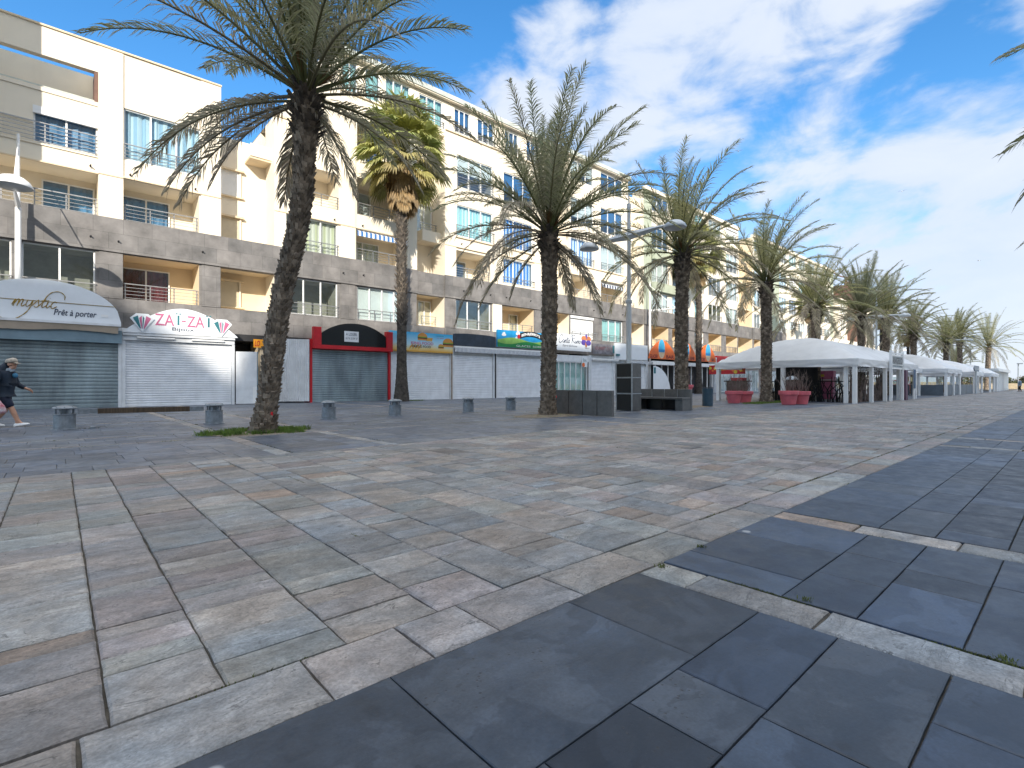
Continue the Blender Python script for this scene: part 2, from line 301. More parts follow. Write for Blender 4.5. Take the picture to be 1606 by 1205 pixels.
def slab(mb, x0, x1, y0, y1, col, near, rnd, gap, rough, gy=1.0):
    """one paving slab with a chamfer; near ones get a wandering, broken edge"""
    g = gap*(.7+.6*rnd.random()); x0 += g; x1 -= g; g *= gy; y0 += g; y1 -= g
    if x1-x0 < .03 or y1-y0 < .03: return
    z = rnd.uniform(-.004, .004) if rough else rnd.uniform(-.0015, .0015)
    mb.col = col
    e = .009 if rough else .004
    if near:
        def side(ax, ay, bx, by):
            n = max(2, int(math.hypot(bx-ax, by-ay)/.07)); out = []
            nx, ny = (by-ay), -(bx-ax); l = math.hypot(nx, ny); nx /= l; ny /= l
            for k in range(n):
                t = k/n; w = (rnd.uniform(-1, 1)*(.0042 if rough else .0018)) if k else 0
                out.append((ax+(bx-ax)*t-nx*abs(w)*1.0+nx*w*.2, ay+(by-ay)*t-ny*abs(w)*1.0))
            return out
        o = side(x0, y0, x1, y0)+side(x1, y0, x1, y1)+side(x1, y1, x0, y1)+side(x0, y1, x0, y0)
    else: o = [(x0, y0), (x1, y0), (x1, y1), (x0, y1)]
    cx, cy = (x0+x1)/2, (y0+y1)/2
    def inn(p, q): return (p[0]-math.copysign(min(q, abs(p[0]-cx)), p[0]-cx) if abs(abs(p[0]-cx)-(x1-x0)/2) < .02 else p[0], p[1]-math.copysign(min(q, abs(p[1]-cy)), p[1]-cy) if abs(abs(p[1]-cy)-(y1-y0)/2) < .02 else p[1])
    tx, ty = rnd.uniform(-.006, .006), rnd.uniform(-.006, .006)
    if not rough: tx *= .3; ty *= .3
    top = [inn(p, e) for p in o]
    mb.loft([[(p[0], p[1], -.019) for p in o], [(p[0], p[1], z-e*.8) for p in o], [(p[0], p[1], z+(p[0]-cx)*tx+(p[1]-cy)*ty) for p in top]], 0)
    n = len(top); mb.F(range(len(mb.v)-n, len(mb.v)))

def greytone(rnd):
    b = rnd.choice([(.46, .415, .365), (.42, .40, .375), (.375, .39, .385), (.345, .365, .38), (.47, .40, .335), (.43, .385, .365), (.40, .405, .365), (.36, .36, .355), (.43, .36, .345), (.39, .335, .30)])
    if rnd.random() < .025: b = (.50, .36, .26)
    k = rnd.uniform(.72, 1.14); m = sum(b)/3; return tuple((x*.62+m*.38)*k*.70*q for x, q in zip(b, (1.0, .985, .98)))
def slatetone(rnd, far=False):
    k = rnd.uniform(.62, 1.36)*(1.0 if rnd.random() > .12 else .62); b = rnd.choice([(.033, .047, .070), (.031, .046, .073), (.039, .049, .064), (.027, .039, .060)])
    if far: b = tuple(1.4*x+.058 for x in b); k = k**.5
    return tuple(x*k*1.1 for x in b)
STRIPS = [2.42, 4.22, 11.2, 13.0, 20.0, 21.8, 28.8, 30.6, 37.6, 39.4, 46.4, 55.2, 64, 73, 82]
YA, YB = 1.66, 8.02
def light_paving():
    rnd = random.Random(3); mb = MB(); x = -7.0
    while x < 150:
        w = rnd.choice([.32, .36, .4, .44, .48]) if x < 60 else .8; y = YA+.34
        while y < YB-.02:
            h = rnd.choice([.13, .17, .2, .24, .28, .32, .38, .46, .58])*(1.08 if x < 40 else 2.0)
            if y+h > YB-.16: h = YB-y
            slab(mb, x, x+w, y, y+h, greytone(rnd), x < 9, rnd, .0028 if x < 25 else .005, True, 1.5 if rnd.random() < .7 else .6); y += h
        x += w
    x = -7.0
    while x < 150:                                       # the border course of long stones
        w = rnd.uniform(.3, .72)*(1 if x < 40 else 2.5); slab(mb, x, x+w, YA, YA+.33, greytone(rnd), x < 9, rnd, .0035, True); x += w
    return mb
structure(light_paving().build('stone_pavement', stone_mat('riven_quartzite', .62, False), color=True))
def slate_paving(y_lo, y_hi, seed, xmin, xmax, rows_near):
    rnd = random.Random(seed); mb = MB(); ms = MB()
    ys = [y_lo]
    while ys[-1] < y_hi-.2:
        ys.append(ys[-1]+rnd.choice(rows_near))
    ys[-1] = y_hi
    edges = [xmin]+[s for s in STRIPS if s < xmax]+[xmax]
    for si, (xa, xb) in enumerate(zip(edges, edges[1:])):
        xa2 = xa+(.26 if si else 0)
        for y0, y1 in zip(ys, ys[1:]):
            x = xa2
            while x < xb-.01:
                w = rnd.choice([.3, .4, .5, .62, .78, .95])*(1 if x < 45 else 2.5)
                if x+w > xb-.25: w = xb-x
                slab(mb, x, x+w, y0, y1, slatetone(rnd, y_lo > 5), x < 8 and (-3 < y0 < 2), rnd, .0024 if x < 25 else .004, False); x += w
        if si:
            y = y_lo
            while y < y_hi-.01:
                w = rnd.uniform(.45, .8)
                if y+w > y_hi-.2: w = y_hi-y
                slab(ms, xa+.006, xa+.254, y, y+w, tuple(c*1.12 for c in greytone(rnd)), xa < 8 and y < 2, rnd, .005, True); y += w
    return mb, ms
slate = stone_mat('dark_slate', .46, True); quart = D.materials['riven_quartzite']
a, b = slate_paving(-8, YA, 11, -8, 90, [.32, .36, .42, .50])
structure(a.build('slate_pavement', slate, color=True)); structure(b.build('stone_strip', quart, color=True))
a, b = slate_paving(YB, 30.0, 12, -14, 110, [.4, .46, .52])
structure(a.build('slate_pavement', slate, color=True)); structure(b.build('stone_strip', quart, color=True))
# thin pale courses running along the shop side
mb = MB(); rnd = random.Random(5)
for yy, w in ((11.15, .09), (12.65, .07), (17.2, .10), (21.3, .12)):
    x = -10
    while x < 90:
        l = rnd.uniform(.5, .9); slab(mb, x, x+l, yy, yy+w, tuple(c*.95 for c in greytone(rnd)), False, rnd, .003, True); x += l
o = structure(mb.build('stone_strip', quart, color=True)); o.location.z = .007

# ------------------------------------------------------------------ moss and grass
grass_m = pbr('grass_blades', (.17, .27, .05), .7, var=.35, vs=5, trans=.3)
moss_m = pbr('moss', (.13, .15, .04), .9, var=.45, vs=9, trans=.15)
def blades(mb, x, y, h, rnd, n=1, spread=.01, z=0):
    for _ in range(n):
        a = rnd.uniform(0, 6.283); bx, by = x+rnd.gauss(0, spread), y+rnd.gauss(0, spread); hh = h*rnd.uniform(.5, 1.2); w = .0022+hh*.035; l = hh*rnd.uniform(.1, .7); b = rnd.uniform(0, 6.283)
        p0 = (bx+math.cos(a)*w, by+math.sin(a)*w, z); p1 = (bx-math.cos(a)*w, by-math.sin(a)*w, z); mid = (bx+math.cos(b)*l*.4, by+math.sin(b)*l*.4, z+hh*.65); tip = (bx+math.cos(b)*l, by+math.sin(b)*l, z+hh)
        mb.poly([p0, p1, (mid[0]-math.cos(a)*w*.7, mid[1]-math.sin(a)*w*.7, mid[2]), tip, (mid[0]+math.cos(a)*w*.7, mid[1]+math.sin(a)*w*.7, mid[2])])
def moss_lines():
    rnd = random.Random(21); mb = MB()
    def line(x0, y0, x1, y1, dens, h=.011, patch=.55):
        L = math.hypot(x1-x0, y1-y0); n = int(L*dens); ph = rnd.uniform(0, 50)
        for k in range(n):
            t = rnd.random(); v = noise.noise(Vector((t*L*1.7+ph, ph, 0)))
            if v < patch-.55: continue
            blades(mb, x0+(x1-x0)*t, y0+(y1-y0)*t, h*(.6+1.2*max(0, v)), rnd, 2, .004, -.010)
    for s in STRIPS[:3]:
        line(s+.256, -2.5, s+.256, YA, 420, .013, .48); line(s+.002, -2.5, s+.002, YA, 160, .011, .7)
    line(-1, YA, 20, YA, 40, .011, .75); line(-1, YA+.335, 20, YA+.335, 50, .013, .72)
    for xx in (11.2, 20.0): line(xx, -1, xx, YA, 120, .016, .5)
    for k in range(60):
        x = rnd.uniform(-1, 9); y = rnd.uniform(2.1, 7.5); line(x, y, x, y+.9, 150, .012, .55)
    for yy in (11.1, 12.6, 15.6, 17.2, 21.25): line(-4, yy, 34, yy, 16, .03, .72)
    for s in STRIPS[:5]: line(s+.26, YB, s+.26, 22, 20, .03, .7)
    for (x, y) in ((2.72, .9), (2.70, .2), (4.5, -.1), (2.6, 1.62), (3.1, 1.64)): blades(mb, x, y, .024, rnd, 45, .016, -.010)
    return mb
tag(moss_lines().build('moss', moss_m), 'green moss growing in thin lines in the paving joints', 'moss', kind='stuff')
def grass_patch(cx, cy, rx, ry, n, h, seed, hole=.25):
    rnd = random.Random(seed); mb = MB()
    for _ in range(n):
        a = rnd.uniform(0, 6.283); r = rnd.random()**.75; w = 1+.55*noise.noise(Vector((math.cos(a)*2, math.sin(a)*2, seed)))
        x, y = cx+rx*r*w*math.cos(a), cy+ry*r*w*math.sin(a)
        if math.hypot(x-cx, y-cy) < hole or noise.noise(Vector((x*2.2, y*2.2, seed))) < -.32: continue
        blades(mb, x, y, h, rnd, 2, .03, -.004)
    return mb
# ------------------------------------------------------------------ apartment buildings
ROW = {'M': (5.06, 7.12), 'A': (8.74, 10.68), 'B': (11.72, 13.98), 'C': (15.25, 17.55), 'D': (19.15, 20.85)}
YF = 30.0
def wall_grid(mb, Y, x0, x1, z0, z1, holes, matf):
    xs = sorted({x0, x1, *[v for h in holes for v in h[:2] if x0 < v < x1]}); zs = sorted({z0, z1, 3.7, 8.72, *[v for h in holes for v in h[2:4]]}); zs = [z for z in zs if z0 <= z <= z1]
    for xa, xb in zip(xs, xs[1:]):
        for za, zb in zip(zs, zs[1:]):
            xm, zm = (xa+xb)/2, (za+zb)/2
            if any(h[0] < xm < h[1] and h[2] < zm < h[3] for h in holes): continue
            mb.poly([(xa, Y, za), (xb, Y, za), (xb, Y, zb), (xa, Y, zb)], matf(xm, zm))
def hole_sides(mb, Y, D_, h, m, mf=None, back=True):
    x0, x1, z0, z1 = h[:4]; y1 = Y+D_
    mb.poly([(x0, Y, z0), (x0, y1, z0), (x0, y1, z1), (x0, Y, z1)][::-1], m); mb.poly([(x1, Y, z0), (x1, y1, z0), (x1, y1, z1), (x1, Y, z1)], m)
    mb.poly([(x0, Y, z1), (x0, y1, z1), (x1, y1, z1), (x1, Y, z1)][::-1], m); mb.poly([(x0, Y, z0), (x0, y1, z0), (x1, y1, z0), (x1, Y, z0)], mf if mf is not None else m)
    if back: mb.poly([(x0, y1, z0), (x1, y1, z0), (x1, y1, z1), (x0, y1, z1)], m)
def window(parent, org, Y, x0, x1, z0, z1, n, curt='room', cov=1.0, frame='white', box=False, name='window'):
    f = MB(); t = .06
    f.box(x0, x1, Y-.03, Y+.05, z0, z0+t); f.box(x0, x1, Y-.03, Y+.05, z1-t, z1); f.box(x0, x0+t, Y-.03, Y+.05, z0+t, z1-t); f.box(x1-t, x1, Y-.03, Y+.05, z0+t, z1-t)
    for k in range(1, n):
        xx = x0+(x1-x0)*k/n; f.box(xx-.035, xx+.035, Y-.028, Y+.045, z0+t, z1-t)
    if box: f.box(x0-.04, x1+.04, Y-.10, Y-.032, z1-.30, z1+.04)
    w = f.build(name, M[frame], parent, org)
    g = MB(); g.poly([(x0+t*.5, Y+.012, z0+t*.5), (x1-t*.5, Y+.012, z0+t*.5), (x1-t*.5, Y+.012, z1-t*.5), (x0+t*.5, Y+.012, z1-t*.5)]); g.build('pane', M['glass'], w, org)
    # what is behind the glass: a shallow room and, where set, drawn curtains or a blue sheet painting reflected sky
    r = MB(); h = (x0+.01, x1-.01, z0+.01, z1-.01); hole_sides(r, Y+.055, 1.6, h, 0, 0)
    mats = [M['room']]
    if curt != 'room':
        mats.append(M[curt]); k = 0; step = .09; zc = z1-(z1-z0)*cov
        xa = x0+.03; pts = []
        while xa < x1-.03: pts.append((xa, Y+.16+(.03*math.sin(xa*17)+.018*math.sin(xa*41+1)))); xa += step
        wavy = curt not in ('blind', 'blue_deep')
        a = [r.P((p[0], p[1] if wavy else Y+.12, zc)) for p in pts]; b = [r.P((p[0], p[1] if wavy else Y+.12, z1-.02)) for p in pts]
        for i in range(len(a)-1): r.F((a[i], a[i+1], b[i+1], b[i]), 1)
    r.build('curtain' if curt != 'room' else 'room', mats, w, org)
    return w
def railing(parent, org, Y, x0, x1, z0, z1, n=4, step=1.05, mat='rail'):
    f = MB(); f.box(x0, x1, Y-.025, Y+.025, z1-.045, z1)
    for k in range(n):
        zz = z0+.07+(z1-z0-.1)*k/n; f.box(x0, x1, Y-.011, Y+.011, zz-.011, zz+.011)
    m = max(1, round((x1-x0)/step))
    for k in range(m+1):
        xx = x0+.06+(x1-x0-.12)*k/m; f.box(xx-.022, xx+.022, Y+.0115, Y+.05, z0, z1-.046)
    return f.build('railing', M[mat], parent, org)
def loggia(mb, parent, org, h, depth, win=None, n=2, curt='room', rail=True, cm=0, awning=None):
    x0, x1, z0, z1 = h[:4]; hole_sides(mb, YF, depth, h, cm, None, False)
    wall_grid(mb, YF+depth, x0, x1, z0, z1, [(win[0], win[1], z0+.04, z1-.28)] if win else [], lambda a, b: cm)
    if win: window(parent, org, YF+depth-.06, win[0], win[1], z0+.04, z1-.28, n, curt, 1.0, 'white' if not win[2:] else win[2])
    if rail: railing(parent, org, YF+.10, x0+.02, x1-.02, z0, z0+.78 if z0 > 5.2 else z0+.75)
def shutter_blind(parent, org, Y, x0, x1, z0, z1, mat='white', box=True):
    f = MB(); n = int((z1-z0)/.06)
    for k in range(n):
        za = z0+(z1-z0)*k/n; zb = z0+(z1-z0)*(k+1)/n
        f.poly([(x0, Y, za), (x1, Y, za), (x1, Y-.012, (za+zb)/2), (x0, Y-.012, (za+zb)/2)]); f.poly([(x0, Y-.012, (za+zb)/2), (x1, Y-.012, (za+zb)/2), (x1, Y, zb), (x0, Y, zb)])
    if box: f.box(x0-.05, x1+.05, Y-.16, Y-.02, z1-.16, z1+.06)
    return f.build('roller_blind', M[mat], parent, org)
def spouts(parent, org, pts):
    for (x, y, z) in pts:
        f = MB(); f.tube([(x, y+.05, z), (x+.02, y-.13, z-.02)], .03, 8); f.tube([(x, y+.02, z-.03), (x+.02, y-.02, z-.06)], .035, 6); f.build('drain_spout', M['dark'], parent, org)

def block_top(mb, x0, x1, Y, z, m=0, cap=None, depth=11):
    mb.poly([(x0, Y, z), (x1, Y, z), (x1, Y+depth, z), (x0, Y+depth, z)], m)

# ---- first building: cream block with grey stone base ----------------------------------
b1 = thing('apartment_building', 'long cream apartment block with grey stone base and railed loggias above the closed shops', 'building', (10, YF, 0)); O1 = (10, YF, 0)
w = MB()                                                 # materials: 0 cream 1 cladding 2 ochre 3 roof edge 4 brown 5 dark
matf = lambda x, z: 1 if z < 8.72 else 0
H = []                                                   # every opening of the front plane
def add(x0, x1, row, z0=None, z1=None):
    a, b = ROW[row] if row else (z0, z1); H.append((x0, x1, z0 if z0 is not None else a, z1 if z1 is not None else b)); return H[-1]
SEG = [(-20, 1.39, YF, 13.85), (1.39, 6.36, YF, 14.06), (9.0, 12.7, YF, 16.0), (12.7, 18.1, YF, 21.0), (20.35, 31.2, YF, 21.0), (33.4, 42.1, YF, 21.0)]
# left wing, bay A
h = add(-1.15, 1.28, 'M'); window(b1, O1, YF+.12, *h, 2, 'room'); hole_sides(w, YF, .14, h, 1, back=False); railing(b1, O1, YF-.06, -1.15, 1.30, 4.98, 5.62, 3)
h = add(-6, -1.45, 'M'); window(b1, O1, YF+.12, *h, 3, 'room'); hole_sides(w, YF, .14, h, 1, back=False); railing(b1, O1, YF-.06, -6, -1.45, 4.98, 5.62, 3)
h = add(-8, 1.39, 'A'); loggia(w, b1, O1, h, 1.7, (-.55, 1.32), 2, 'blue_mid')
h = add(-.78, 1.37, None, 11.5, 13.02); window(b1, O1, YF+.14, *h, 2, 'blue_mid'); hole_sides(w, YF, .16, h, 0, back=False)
f = MB(); f.box(-.80, 1.38, YF-.03, YF+.08, 12.72, 13.04); f.build('shutter_box', M['white'], b1, O1)
railing(b1, O1, YF-.08, -9, 1.36, 11.46, 12.34, 5, 1.7)
w.box(-9, 1.40, YF-.05, YF+.01, 11.38, 11.455, 0)
# bay B
h = add(2.32, 5.46, 'B', 11.62, 14.02); window(b1, O1, YF+.10, *h, 3, 'sky_curtain'); hole_sides(w, YF, .12, h, 0, back=False); railing(b1, O1, YF-.04, 2.30, 5.48, 11.62, 12.36, 4)
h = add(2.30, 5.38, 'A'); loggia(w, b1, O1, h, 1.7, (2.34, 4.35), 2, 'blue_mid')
h = add(2.30, 5.38, 'M'); loggia(w, b1, O1, h, 1.7, (2.34, 4.35), 2, 'red_curtain', True, 2)
# section C, bays a and b
for nm, r in (('room', 'M'), ('yellow_curtain', 'A')):
    h = add(9.62, 12.62, r); window(b1, O1, YF+.10, *h, 3, nm); hole_sides(w, YF, .12, h, matf(0, h[2]), back=False); railing(b1, O1, YF-.05, h[0], h[1]+.05, h[2]-.05, h[2]+.66, 3)
h = add(9.62, 12.75, 'B', 11.55, 13.7); loggia(w, b1, O1, h, 1.8, (9.8, 11.2), 1)
h = add(13.86, 17.3, 'M'); window(b1, O1, YF+.10, *h, 4, 'blind'); hole_sides(w, YF, .12, h, 1, back=False); railing(b1, O1, YF-.05, h[0], h[1], h[2]-.05, h[2]+.66, 3)
h = add(13.80, 17.3, 'A'); loggia(w, b1, O1, h, 1.8, (13.85, 16.2), 2, 'yellow_curtain')
f = MB(); f.poly([(13.82, YF+.05, 10.62), (17.3, YF+.05, 10.62), (17.3, YF-.16, 10.52), (13.82, YF-.16, 10.52)]); f.poly([(13.82, YF-.16, 10.52), (17.3, YF-.16, 10.52), (17.3, YF-.17, 10.22), (13.82, YF-.17, 10.22)]); f.build('awning', M['awn_blue'], b1, O1)
h = add(13.86, 17.3, 'B', 11.6, 13.9); loggia(w, b1, O1, h, 1.8, (13.9, 15.6), 2, 'blind')
h = add(13.86, 17.3, 'C', 15.0, 17.6); loggia(w, b1, O1, h, 1.8, (14.2, 16.2), 2)
for xa, xb, n in ((12.9, 13.9, 2), (14.4, 15.4, 1), (15.8, 17.6, 3)):
    h = add(xa, xb, 'D', 19.0, 20.9); window(b1, O1, YF+.08, *h, n, 'teal'); hole_sides(w, YF, .10, h, 0, back=False)
# section D
h = add(18.3, 20.2, 'D', 19.0, 20.8); window(b1, O1, YF+.08, *h, 3, 'teal'); hole_sides(w, YF, .10, h, 0, back=False); railing(b1, O1, YF-.06, 18.25, 20.3, 19.0, 19.4, 2)
h = add(21.34, 24.55, 'M'); window(b1, O1, YF+.10, *h, 3, 'room'); hole_sides(w, YF, .12, h, 1, back=False); railing(b1, O1, YF-.05, h[0], h[1]+.1, h[2]-.05, h[2]+.66, 3)
h = add(21.34, 24.55, 'A'); loggia(w, b1, O1, h, 1.8, (21.4, 23.5), 2)
h = add(21.42, 24.75, 'B'); window(b1, O1, YF+.08, *h, 3, 'teal_stripe'); hole_sides(w, YF, .10, h, 0, back=False); railing(b1, O1, YF-.07, 21.3, 24.9, 11.7, 12.5, 4)
h = add(21.42, 24.75, 'C'); window(b1, O1, YF+.08, *h, 3, 'blind', .5); hole_sides(w, YF, .10, h, 0, back=False); railing(b1, O1, YF-.07, 21.4, 24.8, 15.2, 16.0, 4)
for xa, xb in ((21.2, 22.6), (23.3, 24.9), (26.0, 27.4), (28.3, 29.8)):
    h = add(xa, xb, 'D'); window(b1, O1, YF+.08, *h, 3, 'blue_deep', .55); hole_sides(w, YF, .10, h, 0, back=False); railing(b1, O1, YF-.05, xa, xb+.08, 19.12, 19.55, 3)
h = add(25.75, 29.1, 'M'); loggia(w, b1, O1, h, 1.8, (27.9, 28.9), 1, 'beige', True, 2)
h = add(25.85, 29.0, 'A', 8.95, 10.85); window(b1, O1, YF+.08, *h, 3, 'blue_stripe'); hole_sides(w, YF, .10, h, 0, back=False); railing(b1, O1, YF-.06, 25.7, 29.2, 8.9, 9.4, 2)
h = add(25.85, 29.0, 'B'); window(b1, O1, YF+.08, *h, 3, 'blue_stripe'); hole_sides(w, YF, .10, h, 0, back=False); railing(b1, O1, YF-.06, 25.7, 29.2, 11.7, 12.5, 4)
h = add(25.85, 29.0, 'C'); window(b1, O1, YF+.08, *h, 3, 'blue_deep', .6); hole_sides(w, YF, .10, h, 0, back=False)
# section E
h = add(33.6, 37.1, 'M'); hole_sides(w, YF, .25, h, 0); shutter_blind(b1, O1, YF+.12, h[0], h[1], h[2]+.02, h[3]-.08); railing(b1, O1, YF-.07, 33.7, 37.2, 5.0, 5.7, 3)
h = add(38.0, 41.2, 'M'); window(b1, O1, YF+.10, *h, 3, 'teal'); hole_sides(w, YF, .12, h, 1, back=False); railing(b1, O1, YF-.07, 37.9, 41.3, 5.0, 5.7, 4)
h = add(33.6, 36.6, 'A'); loggia(w, b1, O1, h, 2.0, None)
h = add(37.8, 41.2, 'A'); loggia(w, b1, O1, h, 2.0, None)
f = MB(); f.poly([(37.85, YF+.3, 10.66), (41.15, YF+.3, 10.66), (41.15, YF-.1, 10.40), (37.85, YF-.1, 10.40)]); f.poly([(37.85, YF-.1, 10.40), (41.15, YF-.1, 10.40), (41.15, YF-.11, 10.1), (37.85, YF-.11, 10.1)]); f.build('awning', M['awn_navy'], b1, O1)
for xa, xb, cc in ((33.6, 36.7, ('blue_stripe', 'blind')), (37.8, 41.2, ('blind', 'blue_deep'))):
    h = add(xa, xb, 'B'); window(b1, O1, YF+.08, *h, 3, cc[0]); hole_sides(w, YF, .10, h, 0, back=False); railing(b1, O1, YF-.06, xa, xb+.15, 11.7, 12.4, 4)
    h = add(xa, xb, 'C'); window(b1, O1, YF+.08, *h, 3, cc[1], .7); hole_sides(w, YF, .10, h, 0, back=False)
    h = add(xa, xb, 'D'); window(b1, O1, YF+.08, *h, 3, cc[1], .6); hole_sides(w, YF, .10, h, 0, back=False)
for (x0, x1, Y, zt) in SEG:
    wall_grid(w, Y, x0, x1, 3.7, zt, [h for h in H if x0-1 < h[0] and h[1] < x1+2.3], matf)
# recesses between the sections
def recess(x0, x1, Y, zt, bandm=1):
    wall_grid(w, Y, x0, x1, 0, zt, [], lambda x, z: 0 if z > 8.72 else 2)
    for (xx, flip) in ((x0, 0), (x1, 1)):
        q = [(xx, YF, 0), (xx, Y, 0), (xx, Y, (16.0 if xx < 10 else 21.0)), (xx, YF, (16.0 if xx < 10 else 21.0))]; w.poly(q, 0)
    w.box(x0-.02, x1+.02, YF+.002, YF+.35, 7.16, 8.70, bandm); w.box(x0-.02, x1+.02, YF+.002, YF+.35, 3.7, 5.02, bandm)
    w.poly([(x0, YF, 5.02), (x1, YF, 5.02), (x1, Y, 5.02), (x0, Y, 5.02)], 0); w.poly([(x0, YF+.3, 7.2), (x1, YF+.3, 7.2), (x1, Y, 7.2), (x0, Y, 7.2)], 2); w.poly([(x0, YF, 3.72), (x1, YF, 3.72), (x1, Y, 3.72), (x0, Y, 3.72)], 5)
recess(6.36, 9.0, 31.6, 14.7); recess(18.1, 20.35, 31.6, 18.6); recess(31.2, 33.4, 31.2, 20.4); recess(42.1, 44.8, 31.4, 20.5)
wall_grid(w, YF, 18.1, 20.35, 18.5, 21.0, [h for h in H if 18.1 < h[0] < 20], lambda x, z: 0)
w.poly([(18.1, YF, 18.5), (20.35, YF, 18.5), (20.35, YF+1.6, 18.5), (18.1, YF+1.6, 18.5)], 0)
# recess windows: beige blinds with a sill and a lintel
for (xa, xb, za, zb) in ((6.66, 7.62, 8.9, 10.3), (6.66, 7.62, 11.5, 12.9), (6.66, 7.6, 5.35, 6.75)):
    w.box(xa-.05, xb+.22, 31.38, 31.61, zb, zb+.10, 2); w.box(xa-.05, xb+.22, 31.45, 31.61, za-.07, za, 2); w.box(xb, xb+.08, 31.5, 31.61, za, zb, 0)
    shutter_blind(b1, O1, 31.57, xa, xb, za, zb, 'beige' if za < 11 else 'white', False)
for (xa, xb, za, zb, cc) in ((19.1, 20.2, 5.25, 7.0, 'room'), (19.0, 20.25, 11.8, 13.9, 'teal_stripe'), (31.6, 32.9, 8.9, 10.5, 'blind'), (31.6, 32.9, 11.8, 13.6, 'blue_deep'), (31.6, 32.9, 15.3, 17.2, 'blue_deep'), (42.5, 44.3, 5.2, 6.9, 'room'), (42.4, 44.6, 8.8, 10.6, 'beige'), (42.4, 44.6, 11.8, 13.9, 'beige'), (42.4, 44.6, 15.2, 17.3, 'beige')):
    yy = 31.55 if xa < 25 else (31.15 if xa < 40 else 31.35); window(b1, O1, yy, xa, xb, za, zb, 2, cc)
    railing(b1, O1, yy-.3 if xa > 25 else 30.9, xa-.1, xb+.05, za-.02, za+.6, 3)
w.box(18.8, 20.35, 30.4, 31.6, 11.0, 11.75, 0)            # balcony in the second recess
w.box(7.9, 9.0, 30.5, 31.6, 13.5, 13.62, 2); w.box(7.9, 9.0, 30.45, 30.52, 13.62, 14.3, 0)
# relief: piers, slab edges, bands that sit proud of the wall
for (xa, xb, zt, mm) in ((1.39, 2.30, 16.5, 0), (5.46, 6.36, 16.5, 0), (9.0, 9.62, 15.9, 0), (12.80, 13.74, 18.3, 0), (17.35, 18.1, 18.3, 0), (20.35, 21.32, 18.3, 0), (24.8, 25.7, 10.8, 0), (29.15, 31.2, 18.3, 0), (33.4, 33.58, 18.3, 0), (36.72, 37.75, 10.7, 0), (41.25, 42.1, 18.3, 0)):
    w.box(xa, xb, YF-.07, YF-.002, 8.72, zt, mm); 
    if mm == 0 and xa not in (24.8,): w.box(xa+.02, xb-.02, YF-.05, YF-.003, 5.03, 7.15, 1)
w.box(24.7, 25.6, YF-.10, YF-.003, 5.03, 7.15, 0)
for (xa, xb) in ((-20, 18.1), (20.35, 42.1)):
    w.box(xa, xb, YF-.12, YF-.001, 7.17, 8.73, 1)
    w.box(xa, xb, YF-.09, YF-.001, 3.7, 5.0, 1)
for (xa, xb, z) in ((-20, 1.39, 10.66), (2.3, 5.46, 10.74), (1.39, 2.3, 10.70), (5.46, 6.36, 10.74), (9.0, 12.8, 10.72), (13.74, 17.35, 10.72), (12.80, 13.74, 10.72), (20.35, 24.8, 10.9), (25.7, 31.2, 11.0), (33.4, 36.7, 10.75), (37.8, 42.1, 10.75), (25.7, 29.2, 11.62), (21.3, 24.9, 11.62), (33.5, 42.0, 11.62), (20.4, 31.2, 19.02), (12.8, 18, 18.9)):
    w.box(xa+.004, xb-.004, YF-.10, YF-.0015, z-.035, z+.02, 2)
# terrace and roof beam of the left wing
w.poly([(-20, 33, 13.85), (1.6, 33, 13.85), (1.6, 33, 16.42), (-20, 33, 16.42)], 0)
w.box(-4.5, 1.2, 32.9, 32.98, 14.3, 15.15, 4); w.box(-20, 1.39, YF-.04, YF+.4, 13.72, 13.90, 0); w.box(-20, 1.39, YF+.05, YF+.10, 13.95, 14.0, 3)
w.box(-20, 1.39, YF-.02, YF+.30, 15.30, 16.55, 0)
w.box(1.392, 6.36, YF-.001, YF+3, 14.06, 16.548, 0); w.box(1.25, 1.388, YF, YF+1.2, 13.9, 15.3, 4)
w.box(-20, 6.40, YF-.08, YF+.34, 16.552, 16.63, 2)
w.box(-20.2, 6.36, YF+3.3, YF+14, 3, 13.8, 0)
# unseen bay added left of frame, shaped to cast a vertical-edged shadow
w.box(-9.5, -3.3, 26.0, YF-.13, 12.4, 26.0, 0)
# roof edge: overhanging pale cornice
for (xa, xb) in ((12.6, 42.1),):
    w.box(xa, xb, YF-.30, YF+.25, 21.02, 21.30, 0)
    w.poly([(xa, YF-.34, 21.30), (xb, YF-.34, 21.30), (xb, YF+1.2, 22.0), (xa, YF+1.2, 22.0)], 3); w.box(xa, xb, YF-.36, YF-.302, 21.10, 21.42, 3)
    w.box(xa, xb, YF+1.2, YF+11, 17, 21.98, 0)
w.box(12.8, 42.0, YF+2.6, YF+12, 0, 21.0, 5); w.box(9.02, 12.78, YF+2.6, YF+12, 0, 15.98, 0); w.poly([(9.0, YF, 16.0), (12.7, YF, 16.0), (12.7, YF+9, 16.0), (9.0, YF+9, 16.0)], 0); w.box(8.96, 12.69, YF-.06, YF+.2, 16.002, 16.12, 2); w.box(12.66, 12.75, YF+.02, YF+11, 15, 21.0, 0)
w.box(-20, 45, YF+1.9, YF+2.0, 0, 3.72, 2)               # ground floor wall behind the shops
w.build('wall', [M['cream'], M['clad'], M['cream2'], M['roofgrey'], M['brown'], M['dark']], b1, O1)
